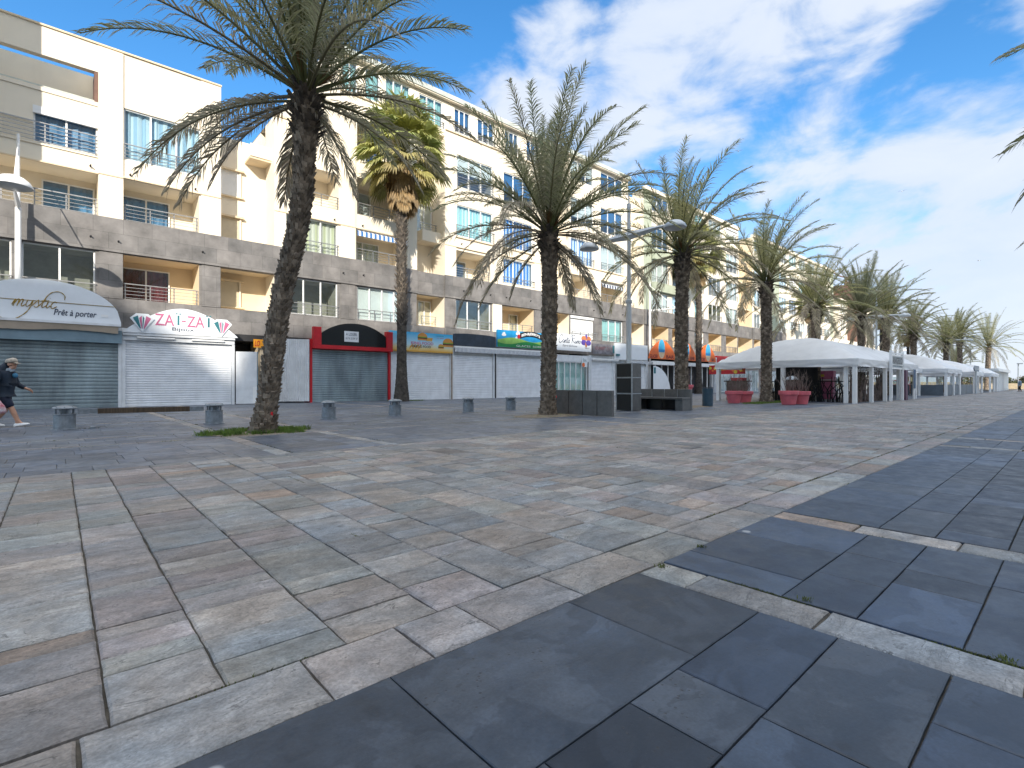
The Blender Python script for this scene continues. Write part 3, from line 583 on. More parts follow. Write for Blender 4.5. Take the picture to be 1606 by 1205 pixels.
spouts(b1, O1, [(1.1, YF-.12, 7.75), (2.1, YF-.12, 7.7), (5.5, YF-.12, 7.8), (9.8, YF-.12, 7.8), (12.9, YF-.12, 7.8), (14.2, YF-.12, 7.85), (21.9, YF-.12, 7.8), (24.4, YF-.12, 7.8), (26, YF-.12, 7.8), (28.6, YF-.12, 7.8), (33.9, YF-.12, 7.8), (36.6, YF-.12, 7.8), (38.2, YF-.12, 7.8), (41, YF-.12, 7.8), (1.1, YF-.07, 10.95), (2.55, YF-.02, 10.95), (5.2, YF-.02, 10.95), (12.4, YF-.02, 10.95), (14.2, YF-.02, 10.95), (21.8, YF-.02, 11.2), (24.5, YF-.02, 11.2), (26.1, YF-.02, 11.25), (28.8, YF-.02, 11.25)])

# ---- second building: sage green and cream block ----------------------------------------
b2 = thing('apartment_building', 'apartment block with sage green corner piers and cream walls in the middle distance', 'building', (60, YF, 0)); O2 = (60, YF, 0)
w = MB(); H = []; rnd = random.Random(9)
def greenm(x, z):
    if z < 8.72: return 1
    return 2 if (44.8 < x < 46.1 or 52.6 < x < 53.7 or 75.7 < x < 79.2 or 103 < x < 104 or (44.8 < x < 53.7 and (10.7 < z < 11.72 or 14.0 < z < 15.2))) else 0
cols = [(46.2, 49.4), (50.2, 52.5), (55.0, 57.0), (58.3, 61.5), (62.8, 65.9), (71.0, 73.0), (73.6, 75.5), (79.6, 82.4), (83.4, 86.4), (87.4, 90.2), (91.2, 94.6), (95.6, 98.4), (99.4, 102.4)]
for (xa, xb) in cols:
    for r in ('M', 'A', 'B', 'C', 'D'):
        if xa > 79 and r == 'M': continue
        h = add(xa, xb, r); k = rnd.random()
        if r == 'M' and k < .6 and xa > 46: loggia(w, b2, O2, h, 1.8, (xa+.3, xa+1.5) if k < .3 else None, 2, 'room', True, 3)
        elif k < .12: hole_sides(w, YF, .2, h, 0); shutter_blind(b2, O2, YF+.1, h[0], h[1], h[2], h[3]-.06)
        else:
            window(b2, O2, YF+.08, *h, 3 if xb-xa > 2.4 else 2, rnd.choice(['blind', 'blind', 'teal', 'room', 'blue_deep', 'sky_curtain']), rnd.choice([1, 1, .6])); hole_sides(w, YF, .10, h, 0, back=False)
        if xa < 80 or r in 'AB': railing(b2, O2, YF-.06, xa-.05, xb+.1, h[2]-.02, h[2]+.65, 3)
for (xa, xb) in ((44.8, 66.2), (70.4, 104)):
    wall_grid(w, YF, xa, xb, 3.7, 21.0, [h for h in H if xa < h[0] < xb], greenm)
    w.box(xa, xb, YF-.12, YF-.001, 7.17, 8.73, 1); w.box(xa, xb, YF-.09, YF-.001, 3.7, 5.0, 1); w.box(xa, xb, YF-.25, YF+.2, 21.0, 21.35, 0); w.box(xa, xb, YF+2.4, YF+12, 0, 21.2, 5)
wall_grid(w, 31.8, 66.2, 70.4, 0, 20.2, [], lambda x, z: 3 if z < 11.5 else 0)
w.box(66.2, 70.4, YF+.002, YF+.3, 7.16, 8.7, 1); w.box(66.2, 70.4, YF+.3, 31.8, 11.0, 11.15, 3); w.box(66.2, 70.4, YF+.3, 31.8, 14.4, 14.6, 3)
w.poly([(66.2, YF, 3.7), (66.2, 31.8, 3.7), (66.2, 31.8, 21), (66.2, YF, 21)], 0); w.poly([(70.4, YF, 3.7), (70.4, 31.8, 3.7), (70.4, 31.8, 21), (70.4, YF, 21)], 3)
w.box(46.1, 52.55, YF-.45, YF-.13, 10.75, 11.66, 2); w.box(46.1, 52.55, YF-.45, YF-.13, 14.05, 15.15, 2)
w.build('wall', [M['cream'], M['clad'], M['green'], M['cream2'], M['brown'], M['dark']], b2, O2)
# terrace parapet with trellis panels on the low roof in front of the block
tp = thing('terrace_parapet', 'pale parapet with dark trellis panels and planting above the far shops', 'parapet', (88, 26.5, 0))
f = MB(); f.box(73, 118, 26.2, 26.6, 5.4, 8.3); f.box(73, 118, 26.6, 29.9, 5.0, 5.4); f.build('parapet_wall', M['cream'], tp, (88, 26.5, 0))
f = MB()
for x0 in (74, 80, 84.5, 92):
    for k in range(7):
        f.box(x0+k*.5, x0+k*.5+.06, 26.3, 26.36, 8.3, 9.4)
    for k in range(4): f.box(x0, x0+3.06, 26.37, 26.40, 8.4+k*.3, 8.44+k*.3)
f.build('trellis', pbr('dark_trellis', (.05, .045, .04), .7), tp, (88, 26.5, 0))
# ---- third: brown stair tower and white end wall --------------------------------------
b3 = thing('stair_tower', 'tall brown clad stair tower at the far end of the apartment row', 'tower', (112, 30, 0)); O3 = (112, 30, 0)
w = MB(); w.box(109.3, 115.4, 27.8, 38, 0, 19.5, 0)
for k in range(1, 7): w.box(109.28, 115.42, 27.78, 27.799, k*2.9, k*2.9+.06, 1)
w.build('wall', [M['brown'], M['dark']], b3, O3)
b4 = thing('end_house', 'cream end house with stepped flat roof beyond the brown tower', 'building', (120, 32, 0)); O4 = (120, 32, 0)
w = MB(); w.box(115.5, 123.5, 28.6, 40, 0, 17.5, 0); w.box(104.1, 109.2, 29.2, 40, 0, 16.5, 0); w.box(116, 119.5, 29.5, 38, 17.5, 19.3, 0); w.build('wall', M['cream'], b4, O4)
for k in range(4): window(b4, O4, 28.54, 117+.0, 118.6, 5+3.2*k, 6.6+3.2*k, 2, 'room'); window(b4, O4, 29.14, 105, 107.5, 5+2.9*k, 6.8+2.9*k, 2, 'blind')
f = MB(); pts = [(98+k*1.2, 30.6, 21.6+.25*math.sin(k*.5)) for k in range(14)]; f.tube(pts, .12, 6)
sp = [(115+2.3*(1-k/34)*math.cos(k*.42), 30.6, 19.9+2.1*(1-k/34)*math.sin(k*.42)) for k in range(30)]; f.tube(sp, .22, 6)
tag(f.build('roof_sculpture', pbr('rust_steel', (.20, .10, .06), .6)), 'rust brown steel spiral on a long thin bar above the far roofs', 'sculpture')
# ---- unseen row added behind the camera, notched to shape shade on the promenade -------------------------------
bk = thing('apartment_tower', 'high apartment towers on the other side of the promenade, behind the viewer', 'building', (0, -60, 0))
w = MB(); prof = [(-150, 57.6), (-60.9, 57.5), (-59.9, 54.6), (-58.9, 52.3), (-56.0, 52.2), (-54.6, 56.3), (-46, 56.5), (-45, 57.3), (-34, 56.2), (-24, 56.1), (-22, 57.0), (-10, 56.3), (16, 56.8), (64, 56.4)]
w.prism([(-150, 0)]+prof+[(64, 0)], -72, -60)
w.build('wall', pbr('shaded_render', (.62, .56, .48), .85), bk, (0, -60, 0))
# ------------------------------------------------------------------ palms
leaf_m = pbr('palm_leaflets', (.95, .95, .95), .55, var=.18, vs=3, attr=True, trans=.42, spec=.35)
bark_m = pbr('palm_bark', (.9, .9, .9), .95, var=.35, vs=5, attr=True, bump=.6, bs=40)
def lerp(a, b, t): return tuple(x+(y-x)*t for x, y in zip(a, b))
def frond(mb, base, az, el, L, droop, nl, ll, green, rnd, wind=(0, 0), dry=0, twist=0, lw=.014):
    """one feather frond: arching midrib with folded leaflets on both sides"""
    n = 16; pts = [Vector(base)]; d = Vector((math.cos(el)*math.cos(az), math.cos(el)*math.sin(az), math.sin(el)))
    for k in range(n):
        t = (k+1)/n; d = d+Vector((wind[0]*t, wind[1]*t, -droop*(.35+1.3*t)))*(1/n); d.normalize(); pts.append(pts[-1]+d*(L/n))
    c_rib = lerp((.22, .23, .09), (.30, .23, .15), dry)
    mb.col = c_rib
    mb.tube(pts, [.030*(1-.85*k/n)+.003 for k in range(n+1)], 4, 0, False)
    for k in range(nl):
        s = .14+.86*(k+rnd.uniform(-.3, .3))/nl
        if s < .1 or s > 1: continue
        f = s*n; i = min(n-1, int(f)); p = pts[i].lerp(pts[i+1], f-i); T = (pts[i+1]-pts[i]).normalized()
        S = T.cross(Vector((0, 0, 1)))
        if S.length < .05: S = Vector((-math.sin(az), math.cos(az), 0))
        S.normalize(); U = S.cross(T).normalized()
        prof = (.35+.65*math.sin(math.pi*min(1, .12+s*.80)))*(1 if s < .85 else .85)
        for sd in (-1, 1):
            if rnd.random() < .05+.12*dry: continue
            fold = R(28)+rnd.gauss(0, .16)+twist*sd; fw = R(37)+R(22)*s+rnd.gauss(0, .10)
            dr = (S*sd*math.cos(fold)+U*math.sin(fold)); dr = (dr*math.cos(fw)+T*math.sin(fw)).normalized()
            l = ll*prof*rnd.uniform(.78, 1.12); w = lw*rnd.uniform(.8, 1.25)
            W = (T-dr*T.dot(dr)).normalized()*w
            wd = Vector((wind[0], wind[1], 0))*.12
            mid = p+dr*l*.5+wd*l*.4+Vector((0, 0, -.05-.12*dry))*l; tip = mid+(dr+wd+Vector((0, 0, -.42-.9*dry-rnd.random()*.35))).normalized()*l*.5
            g = lerp(green, (.56, .47, .37), min(1, max(0, dry+rnd.gauss(0, .14)))); q = rnd.uniform(.72, 1.25); g = tuple(x*q for x in g)
            mb.col = g; a = mb.P(p-W*.6); b = mb.P(p+W*.6); c = mb.P(mid+W); e = mb.P(mid-W); mb.col = lerp(g, (.52, .44, .33), .35+.4*dry); h = mb.P(tip)
            mb.F((a, b, c, e)); mb.F((e, c, h))
def palm_trunk(mb, path, rad, rnd, step=.085, n=15, out=.045, c0=(.22, .17, .125), c1=(.54, .44, .34)):
    """trunk clothed in overlapping leaf-base scales, following a bent path of (x, y, z)"""
    pts = [Vector(p) for p in path]; seg = [(b-a).length for a, b in zip(pts, pts[1:])]; Lt = sum(seg)
    def at(s):
        s = max(0, min(Lt-1e-6, s)); i = 0
        while s > seg[i] and i < len(seg)-1: s -= seg[i]; i += 1
        return pts[i].lerp(pts[i+1], s/seg[i]), (pts[i+1]-pts[i]).normalized()
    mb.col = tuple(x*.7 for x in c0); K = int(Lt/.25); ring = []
    for k in range(K+1):
        p, T = at(Lt*k/K); r = rad(k/K)*.97; ring.append([(p.x+r*math.cos(a), p.y+r*math.sin(a), p.z) for a in (6.283*j/12 for j in range(12))])
    mb.loft(ring, 0, True)
    rows = int(Lt/step)
    for k in range(rows):
        s = k*step; p, T = at(s); p2, _ = at(s+step*1.5); r = rad(s/Lt); r2 = rad(min(1, (s+step*1.5)/Lt)); u = s/Lt
        ph = (k % 2)*.5+rnd.random()*.3
        for j in range(n):
            a = 6.283*(j+ph+rnd.uniform(-.18, .18))/n; hw = 6.283/n*.60*rnd.uniform(.8, 1.2); o = out*rnd.uniform(.35, 1.7); hh = rnd.uniform(.7, 1.25)
            def q(ang, rr, pp): return (pp.x+rr*math.cos(ang), pp.y+rr*math.sin(ang), pp.z)
            mb.col = lerp(c0, c1, rnd.random()**1.7); pt = p.lerp(p2, hh)
            b0 = mb.P(q(a-hw, r*.98, p)); b1_ = mb.P(q(a+hw, r*.98, p)); t0 = mb.P(q(a-hw*.55, r2+o, pt)); t1 = mb.P(q(a+hw*.55, r2+o*.9, pt))
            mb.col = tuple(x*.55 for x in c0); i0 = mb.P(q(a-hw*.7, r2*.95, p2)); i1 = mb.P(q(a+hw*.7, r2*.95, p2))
            mb.F((b0, b1_, t1, t0)); mb.F((t0, t1, i1, i0)); mb.F((b0, t0, i0)); mb.F((b1_, i1, t1))
    return at, Lt
def boots(mb, at, Lt, s0, s1, rad, rnd, n=70, ln=.26):
    """stubs of cut leaf stalks under the crown"""
    for k in range(n):
        s = s0+(s1-s0)*rnd.random(); p, T = at(s); a = rnd.uniform(0, 6.283); r = rad(s/Lt); d = Vector((math.cos(a), math.sin(a), 0)); up = rnd.uniform(.5, 1.6); l = ln*rnd.uniform(.6, 1.3)
        e = (d+Vector((0, 0, up))).normalized(); side = Vector((-d.y, d.x, 0))*rnd.uniform(.035, .06); b = p+d*r*.92; t = b+e*l; mb.col = lerp((.07, .055, .045), (.22, .18, .14), rnd.random())
        th = d*.035
        i = [mb.P(v) for v in (b-side, b+side, b+side*.8-th, b-side*.8-th, t-side*.7, t+side*.7, t+side*.6-th, t-side*.6-th)]
        for f in ((0,1,5,4),(1,2,6,5),(2,3,7,6),(3,0,4,7),(4,5,6,7)): mb.F([i[x] for x in f])
G1, G2, G3 = (.38, .40, .23), (.52, .49, .20), (.60, .53, .23)  # second tone is warmed to paint sunlight into the shaded far crowns
def date_palm(name, label, seed, loc, path, r0, r1, L, nf, nl, ll, wind, dryf, green, low=-35, hang=(), ex=.72, dk=1.0, group='date palms along the promenade', fl=1.0):
    rnd = random.Random(seed); t = thing(name, label, 'palm tree', loc, 0, group)
    rad = lambda u: r0*(1-u)+r1*u+.11*max(0, 1-u*9)**2+(.05*max(0, 1-abs(u-.93)/.12))
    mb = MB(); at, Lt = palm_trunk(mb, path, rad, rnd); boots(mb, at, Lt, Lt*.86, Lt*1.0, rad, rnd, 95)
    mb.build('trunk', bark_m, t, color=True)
    mb = MB(); top = Vector(path[-1])+Vector((0, 0, -.12))
    for k in range(nf):
        u = (k+.5)/nf; az = k*2.39996+rnd.uniform(-.25, .25); el = R(low+(86-low)*u**ex+rnd.uniform(-7, 7)); dry = 0
        if u < dryf: dry = rnd.uniform(.35, .95)
        elif rnd.random() < .25: dry = rnd.uniform(.1, .4)
        g = lerp(lerp(green, G1, rnd.random()*.6), G3, rnd.random()*.35)
        l = L*(.86+.26*rnd.random())*(1.0 if u < .85 else .86)
        frond(mb, top+Vector((math.cos(az)*.14, math.sin(az)*.14, .45*u)), az, el, l, (.50+.92*(1-u))*dk+rnd.uniform(-.12, .22), nl, ll*fl, g, rnd, (wind[0]*rnd.uniform(.6, 1.2), wind[1]), dry, rnd.uniform(-.2, .2))
    for (a, e, l, dr) in hang: frond(mb, top+Vector((0, 0, -.1)), R(a), R(e), l, 1.15, nl, ll*fl*.85, green, rnd, (0, 0), dr, 0)
    # orange-brown fruit stalks inside the crown
    for k in range(5):
        a = rnd.uniform(0, 6.283); mb.col = (.28, .14, .05); p = top+Vector((math.cos(a)*.2, math.sin(a)*.2, .3)); d = Vector((math.cos(a), math.sin(a), 0))
        for q in range(14):
            e = d+Vector((rnd.gauss(0, .3), rnd.gauss(0, .3), 1.1)); e.normalize(); m_ = p+e*rnd.uniform(.4, .65); mb.tube([p, m_, m_+(e+Vector((0, 0, -1.2)))*.2], [.008, .006, .004], 3, 0, False)
    mb.build('crown', leaf_m, t, color=True)
    return t
GP = 'date palms along the promenade'
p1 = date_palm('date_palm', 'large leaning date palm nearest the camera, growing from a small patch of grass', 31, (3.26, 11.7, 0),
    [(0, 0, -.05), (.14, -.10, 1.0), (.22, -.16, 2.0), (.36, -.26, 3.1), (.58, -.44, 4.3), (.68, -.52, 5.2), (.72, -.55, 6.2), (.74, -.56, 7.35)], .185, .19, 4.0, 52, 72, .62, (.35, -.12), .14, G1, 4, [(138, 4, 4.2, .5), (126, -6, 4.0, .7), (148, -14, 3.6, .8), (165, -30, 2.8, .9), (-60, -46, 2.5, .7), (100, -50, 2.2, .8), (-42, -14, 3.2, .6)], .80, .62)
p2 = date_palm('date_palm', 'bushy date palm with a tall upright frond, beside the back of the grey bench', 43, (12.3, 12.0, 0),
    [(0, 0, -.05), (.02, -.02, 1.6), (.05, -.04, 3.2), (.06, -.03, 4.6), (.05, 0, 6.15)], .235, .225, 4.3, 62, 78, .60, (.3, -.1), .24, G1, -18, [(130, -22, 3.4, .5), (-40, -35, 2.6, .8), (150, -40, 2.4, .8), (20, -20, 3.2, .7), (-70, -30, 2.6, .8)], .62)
for tr, loc in ((p1, (.14, -.24, .42)), (p2, (.15, -.26, .62))):
    f = MB(); f.lathe([(.001, -.012), (.04, -.01), (.04, .01), (.001, .012)], (0, 0, 0), 10); o = f.build('reflector', pbr('red_reflector', (.75, .02, .03), .3), tr); o.location = loc; o.rotation_euler = (R(90), 0, R(40))
p3 = date_palm('date_palm', 'tall date palm with olive windswept fronds behind the facing bench', 57, (20.9, 12.0, 0),
    [(0, 0, -.05), (-.02, .02, 2), (0, .03, 4), (.03, 0, 5.6), (.05, 0, 6.9)], .265, .25, 4.3, 56, 68, .60, (.8, -.25), .22, G2, -24)
p4 = date_palm('date_palm', 'date palm rising in front of the first white marquee', 63, (30, 12.0, 0),
    [(0, 0, -.05), (.03, 0, 2.2), (.02, 0, 4.4), (-.05, 0, 6.8)], .265, .25, 4.3, 54, 66, .60, (.95, -.3), .22, G2, -24)
LB = ['date palm behind the dome of the first white marquee', 'date palm in the gap between the marquees, beside the far double lamp', 'second date palm beyond the far double lamp, taller than its neighbour', 'date palm with yellowed lower fronds above the third marquee', 'slim date palm rising behind the fourth marquee', 'tall slim date palm above the arrow shaped direction sign']
for k, (x, y, zs, sc, src) in enumerate([(39.3, 12.4, 6.3, 1.0, p4), (48.6, 12, 6.6, 1.0, p2), (57.3, 12.2, 7.1, 1.02, p3), (67.4, 12, 6.3, .98, p4), (86.5, 12, 6.2, 1.0, p3), (97.5, 12, 7.6, 1.05, p4)]):
    c = copy_tree(src); base = 6.8 if src in (p3, p4) else 6.15; place(c, (x, y, 0), .9*k+.5 if src is p2 else (.35*(-1)**k), (sc, sc, zs/base), LB[k])
def canary(name, label, loc, path, seed, L, nf=44):
    t = date_palm(name, label, seed, loc, path, .40, .36, L, nf, 80, .7, (.15, -.05), .12, G1, -22)
    return t
canary('date_palm', 'round headed palm leaning right at the far end of the row of marquees', (133, 12.3, 0), [(-1.5, 0, -.05), (-.6, 0, 2.5), (.2, 0, 4.8), (1.2, 0, 8.2)], 71, 7.2, 60)
canary('date_palm', 'low dark palm peeping over the far marquee roofs', (104, 13.5, 0), [(0, 0, -.05), (0, 0, 2.0), (0, 0, 3.4)], 72, 4.3)
c = copy_tree(p2); place(c, (15.7, -2.95, 0), 2.2, (1, 1, 1.06), 'date palm at the right edge, only its frond tips in view')
c = copy_tree(p3); place(c, (24.5, -3.1, 0), 1.2, (1, 1, .98), 'next date palm at the right edge, its lowest frond tips in view'); c['label'] = 'date palm standing farther back on the right side, nearly out of view'

# fan palms with a skirt of dead leaves
fan_m = leaf_m
def fan_leaf(mb, base, az, el, pet, rr, col, rnd, dead=0):
    d = Vector((math.cos(el)*math.cos(az), math.cos(el)*math.sin(az), math.sin(el))); p0 = Vector(base); mid = p0+d*pet*.55; e = (d+Vector((0, 0, -.25))).normalized(); hub = mid+e*pet*.45
    mb.col = lerp((.20, .20, .07), (.30, .20, .10), dead); mb.tube([p0, mid, hub], [.03, .022, .014], 4, 0, False)
    S = e.cross(Vector((0, 0, 1)))
    if S.length < .05: S = Vector((1, 0, 0))
    S.normalize(); U = S.cross(e).normalized(); n = 21
    for k in range(n):
        a = R(-105+210*k/(n-1)) if not dead else R(-50+100*k/(n-1)); dr = e*math.cos(a)+S*math.sin(a)+U*(.22*abs(math.sin(a))-.05); dr.normalize()
        l = rr*(1-.25*abs(a)/R(105))*rnd.uniform(.85, 1.1); w = rr*.060
        W = (S*math.cos(a)-e*math.sin(a))*w
        m_ = hub+dr*l*.58; tip = m_+(dr+Vector((0, 0, -.55-rnd.random()*.7-1.2*dead))).normalized()*l*.45
        q = rnd.uniform(.75, 1.25); mb.col = tuple(x*q for x in col); b = mb.P(hub); c = mb.P(m_-W); g = mb.P(m_+W); r_ = mb.P(m_+U*.035*rr); mb.col = lerp(mb.col, (.50, .40, .24), .35+.3*dead); t = mb.P(tip); mb.F((b, c, r_)); mb.F((b, r_, g)); mb.F((c, t, r_)); mb.F((r_, t, g))
def fan_palm(label, loc, h, seed):
    rnd = random.Random(seed); t = thing('fan_palm', label, 'palm tree', loc, 0, 'fan palms close to the shops')
    rad = lambda u: .30+.20*max(0, 1-u*5)**2-.04*u
    mb = MB(); path = [(0, 0, -.05), (.02, 0, h*.3), (-.02, 0, h*.6), (.1, 0, h)]
    low = [(p[0], p[1], p[2]) for p in path]
    at, Lt = palm_trunk(mb, low, rad, rnd, .12, 11, .008, (.10, .085, .07), (.14, .12, .10))
    for k in range(620):                                 # criss-cross leaf bases from a third of the way up
        s = Lt*(.30+.68*rnd.random()); p, T = at(s); a = rnd.uniform(0, 6.283); r = rad(s/Lt); d = Vector((math.cos(a), math.sin(a), 0)); tw = rnd.choice((-.7, .7))
        side = Vector((-d.y, d.x, 0)); up = (Vector((0, 0, 1))+side*tw+d*.42).normalized(); w = side*.05; b = p+d*r*.97; e = b+up*rnd.uniform(.25, .42)
        mb.col = lerp((.10, .08, .065), (.34, .28, .22), rnd.random()**1.3); i = [mb.P(v) for v in (b-w, b+w, e+w*.5, e-w*.5, b+d*-.03)]; mb.F((i[0], i[1], i[2], i[3])); mb.F((i[0], i[3], i[4])); mb.F((i[1], i[4], i[2]))
    mb.build('trunk', bark_m, t, color=True)
    mb = MB(); top = Vector((.1, 0, h))
    for k in range(74):
        u = (k+.5)/74; az = k*2.39996+rnd.uniform(-.3, .3); el = R(-40+126*u+rnd.uniform(-8, 8)); g = lerp((.54, .53, .15), (.32, .39, .14), rnd.random()); 
        if u < .3: g = lerp(g, (.50, .39, .20), rnd.uniform(.1, .8))
        fan_leaf(mb, top+Vector((0, 0, -.3+.9*u)), az, el, rnd.uniform(1.4, 2.1), rnd.uniform(1.2, 1.55), g, rnd)
    mb.build('crown', fan_m, t, color=True)
    mb = MB()
    for k in range(110):
        az = rnd.uniform(0, 6.283); el = R(-58-25*rnd.random()); z = rnd.uniform(-2.0, .1); fan_leaf(mb, top+Vector((math.cos(az)*.25, math.sin(az)*.25, z)), az, el, rnd.uniform(.5, 1.0), rnd.uniform(.7, 1.05), lerp((.58, .40, .19), (.44, .32, .19), rnd.random()), rnd, 1)
    mb.build('dead_leaf_skirt', fan_m, t, color=True)
    return t
f1 = fan_palm('green headed fan palm with a tan leaf skirt, growing beside the red framed shop', (15.6, 27.6, 0), 14.9, 5)
c = copy_tree(f1); place(c, (51.5, 27.6, 0), 2.0, 1, 'fan palm with a tan leaf skirt behind the orange signed bar')
c = copy_tree(f1); place(c, (74, 24, 0), 4.0, .78, 'small fan palm with yellow hanging leaves behind the first marquee')
c = copy_tree(f1); place(c, (84, 15.5, 0), 1.0, .52, 'short fan palm with orange hanging leaves behind the third marquee')
c = copy_tree(f1); place(c, (73, 16, 0), 3.0, .66, 'slender fan palm between the marquees, behind the far double lamp')
# grass and litter round the palms
tag(grass_patch(3.2, 11.85, 1.1, .6, 3000, .11, 4, .25).build('grass', grass_m), 'bright green grass growing round the nearest palm', 'grass', kind='stuff')
tag(grass_patch(30.2, 11.7, 3.6, .55, 2500, .09, 5, .3).build('grass', grass_m), 'thin grass along the foot of the marquee', 'grass', kind='stuff')
tag(grass_patch(12.1, 11.7, 1.3, .5, 260, .05, 6, .3).build('grass', grass_m), 'sparse weeds on the bare soil round the bushy palm', 'grass', kind='stuff')
tag(grass_patch(16.2, 28.1, 1.4, .35, 900, .08, 8, .3).build('grass', grass_m), 'weeds at the foot of the fan palm', 'grass', kind='stuff')
mb = MB(); mb.lathe([(1.0, .002), (.9, .012), (0.02, .03)], (0, 0, 0), 20, 0, False); 
for (x, y, sx, sy) in ((12.2, 11.8, 1.5, .75), (22.4, 12.1, 1.0, .6), (20.9, 12.0, .9, .6), (3.25, 11.8, 1.0, .6)):
    o = structure(mb.build('tree_pit', pbr('sandy_soil', (.27, .22, .16), .95, var=.2, vs=6, bump=.5, bs=60))); o.location = (x, y, .003); o.scale = (sx, sy, 1)
# ------------------------------------------------------------------ lettering
def text_mesh(s, x0, x1, z0, z1, y, shear=0, bold=0, arc=0, ext=.006):
    """built-in font, fitted to a rectangle on a plane facing the promenade; returns an MB"""
    cu = D.curves.new('lettering', 'FONT'); cu.body = s; cu.shear = shear; cu.offset = bold; cu.extrude = 0; cu.resolution_u = 3
    o = D.objects.new('lettering', cu); C.collection.objects.link(o); C.view_layer.update()
    me = D.meshes.new_from_object(o.evaluated_get(C.evaluated_depsgraph_get())); D.objects.remove(o); D.curves.remove(cu)
    vs = [v.co.copy() for v in me.vertices]; a, b = min(v.x for v in vs), max(v.x for v in vs); c, d = min(v.y for v in vs), max(v.y for v in vs)
    mb = MB()
    for v in vs:
        u = (v.x-a)/(b-a); t = (v.y-c)/(d-c); mb.P((x0+(x1-x0)*u, y, z0+(z1-z0)*t+arc*(1-(2*u-1)**2)))
    for p in me.polygons: mb.F(list(p.vertices))
    D.meshes.remove(me); return mb
def spline(pts, n=7):
    P = [Vector((p[0], 0, p[1])) for p in pts]; P = [P[0]*2-P[1]]+P+[P[-1]*2-P[-2]]; out = []
    for i in range(1, len(P)-2):
        for k in range(n):
            t = k/n; a, b, c, d = P[i-1:i+3]; out.append(.5*((2*b)+(c-a)*t+(2*a-5*b+4*c-d)*t*t+(3*b-a-3*c+d)*t**3))
    return out+[P[-2]]
def strokes(mb, ss, x0, z0, k, y, r, slant=.3):
    for s in ss:
        w = 1
        if isinstance(s, tuple): s, w = s
        pts = [(x0+(p.x+slant*p.z)*k, y, z0+p.z*k) for p in spline(s)]; n = len(pts)
        mb.tube(pts, [r*w*(.55+.6*abs(math.sin(i*.55))) for i in range(n)], 6)
MYSTIC = [[(0,.3),(.4,1.8),(.3,0)], [(.3,.4),(.8,1.7),(1.1,1.8),(1.1,1.2),(1.0,0)], [(1.0,.4),(1.5,1.7),(1.85,1.8),(1.85,1.2),(1.75,.4),(2.0,.05),(2.6,.8)],
    [(2.7,1.8),(2.55,.7),(2.8,.1),(3.3,.5),(3.7,1.8)], [(3.7,1.8),(3.55,.2),(3.0,-1.5),(1.7,-3.0),(.2,-3.4),(-1.6,-2.9),(-3.0,-1.6)],
    [(3.7,.3),(4.6,1.9),(4.75,1.3),(4.95,.5),(4.6,0),(4.1,.3)], [(4.9,.2),(5.6,1.6),(6.0,3.0),(6.8,4.2),(8.2,4.5),(9.4,3.6),(9.6,2.5)], [(6.0,3.0),(5.6,.8),(5.8,.05),(6.4,.6)], [(5.2,1.8),(6.7,2.0)],
    [(6.6,1.7),(6.45,.5),(6.7,.05),(7.2,.7)], [(6.75,2.6),(6.8,2.62)], [(8.3,1.5),(7.9,1.8),(7.4,1.2),(7.4,.3),(7.8,0),(8.5,.6)]]
CANTO = [[(1.9,2.4),(1.3,3.0),(.4,2.2),(0,.9),(.5,.0),(1.3,.2),(1.8,.8)], [(2.9,1.3),(2.3,1.2),(2.1,.5),(2.5,.1),(3.0,.9),(3.0,.2),(3.4,.3)], [(3.4,1.2),(3.3,.1)], [(3.35,.6),(3.8,1.2),(4.0,.9),(3.9,.2),(4.3,.3)], [(4.7,2.6),(4.5,.4),(4.9,.15)], [(4.2,1.5),(5.1,1.6)], [(5.4,1.2),(5.0,.7),(5.3,.15),(5.8,.5),(5.6,1.2),(5.4,1.2)],
    [(7.2,2.8),(7.0,.1)], [(6.3,2.4),(7.0,3.0),(8.2,3.0),(8.4,2.0),(7.2,1.5),(8.0,.6),(8.7,.2)], [(8.9,1.2),(8.8,.4),(9.2,.15),(9.6,.8),(9.6,.2)], [(9.9,1.2),(9.9,.1)], [(9.95,.7),(10.4,1.2),(10.6,.8),(10.5,.2)], [(11.3,1.2),(10.9,.7),(11.2,.15),(11.7,.5),(11.5,1.2),(11.3,1.2)]]
M['gold'] = pbr('gold_letters', (.34, .22, .035), .35, .4); M['navy'] = pbr('navy_letters', (.02, .035, .08), .6); M['pink'] = pbr('magenta_letters', (.52, .14, .26), .5); M['tealp'] = pbr('petrol_paint', (.03, .17, .20), .5)
M['red'] = pbr('red_paint', (.50, .012, .02), .45, var=.1); M['black'] = pbr('black_panel', (.006, .007, .009), .35, var=.2); M['signwhite'] = pbr('sign_white', (.74, .77, .80), .4, var=.03); M['orange'] = pbr('orange_panel', (.72, .15, .03), .5, var=.06)
M['shutter_steel'] = pbr('galvanised_shutter', (.33, .40, .43), .38, .55, var=.22, vs=1.2, ss=(1, 1, .25), stain=.4, scol=(.22, .27, .29), streak=2.5)
M['shutter_white'] = pbr('white_shutter', (.78, .80, .83), .5, var=.06, stain=.30, scol=(.46, .45, .43), streak=3)
M['awn_beige'] = pbr('beige_canvas', (.58, .47, .36), .9, var=.08); M['awn_grey'] = stripe_mat('grey_white_awning', (.70, .72, .74), (.20, .22, .26), .09); M['fascia'] = pbr('blue_grey_fascia', (.18, .26, .31), .5, var=.1)
M['navyp'] = pbr('navy_panel', (.028, .04, .06), .5, var=.25, stain=.2, scol=(.12, .13, .14), streak=4); M['rust'] = pbr('rusty_post', (.30, .24, .19), .8, var=.2, stain=.6, scol=(.22, .09, .035))
M['maroon'] = pbr('maroon_letters', (.20, .008, .01), .5)
YS = 29.0
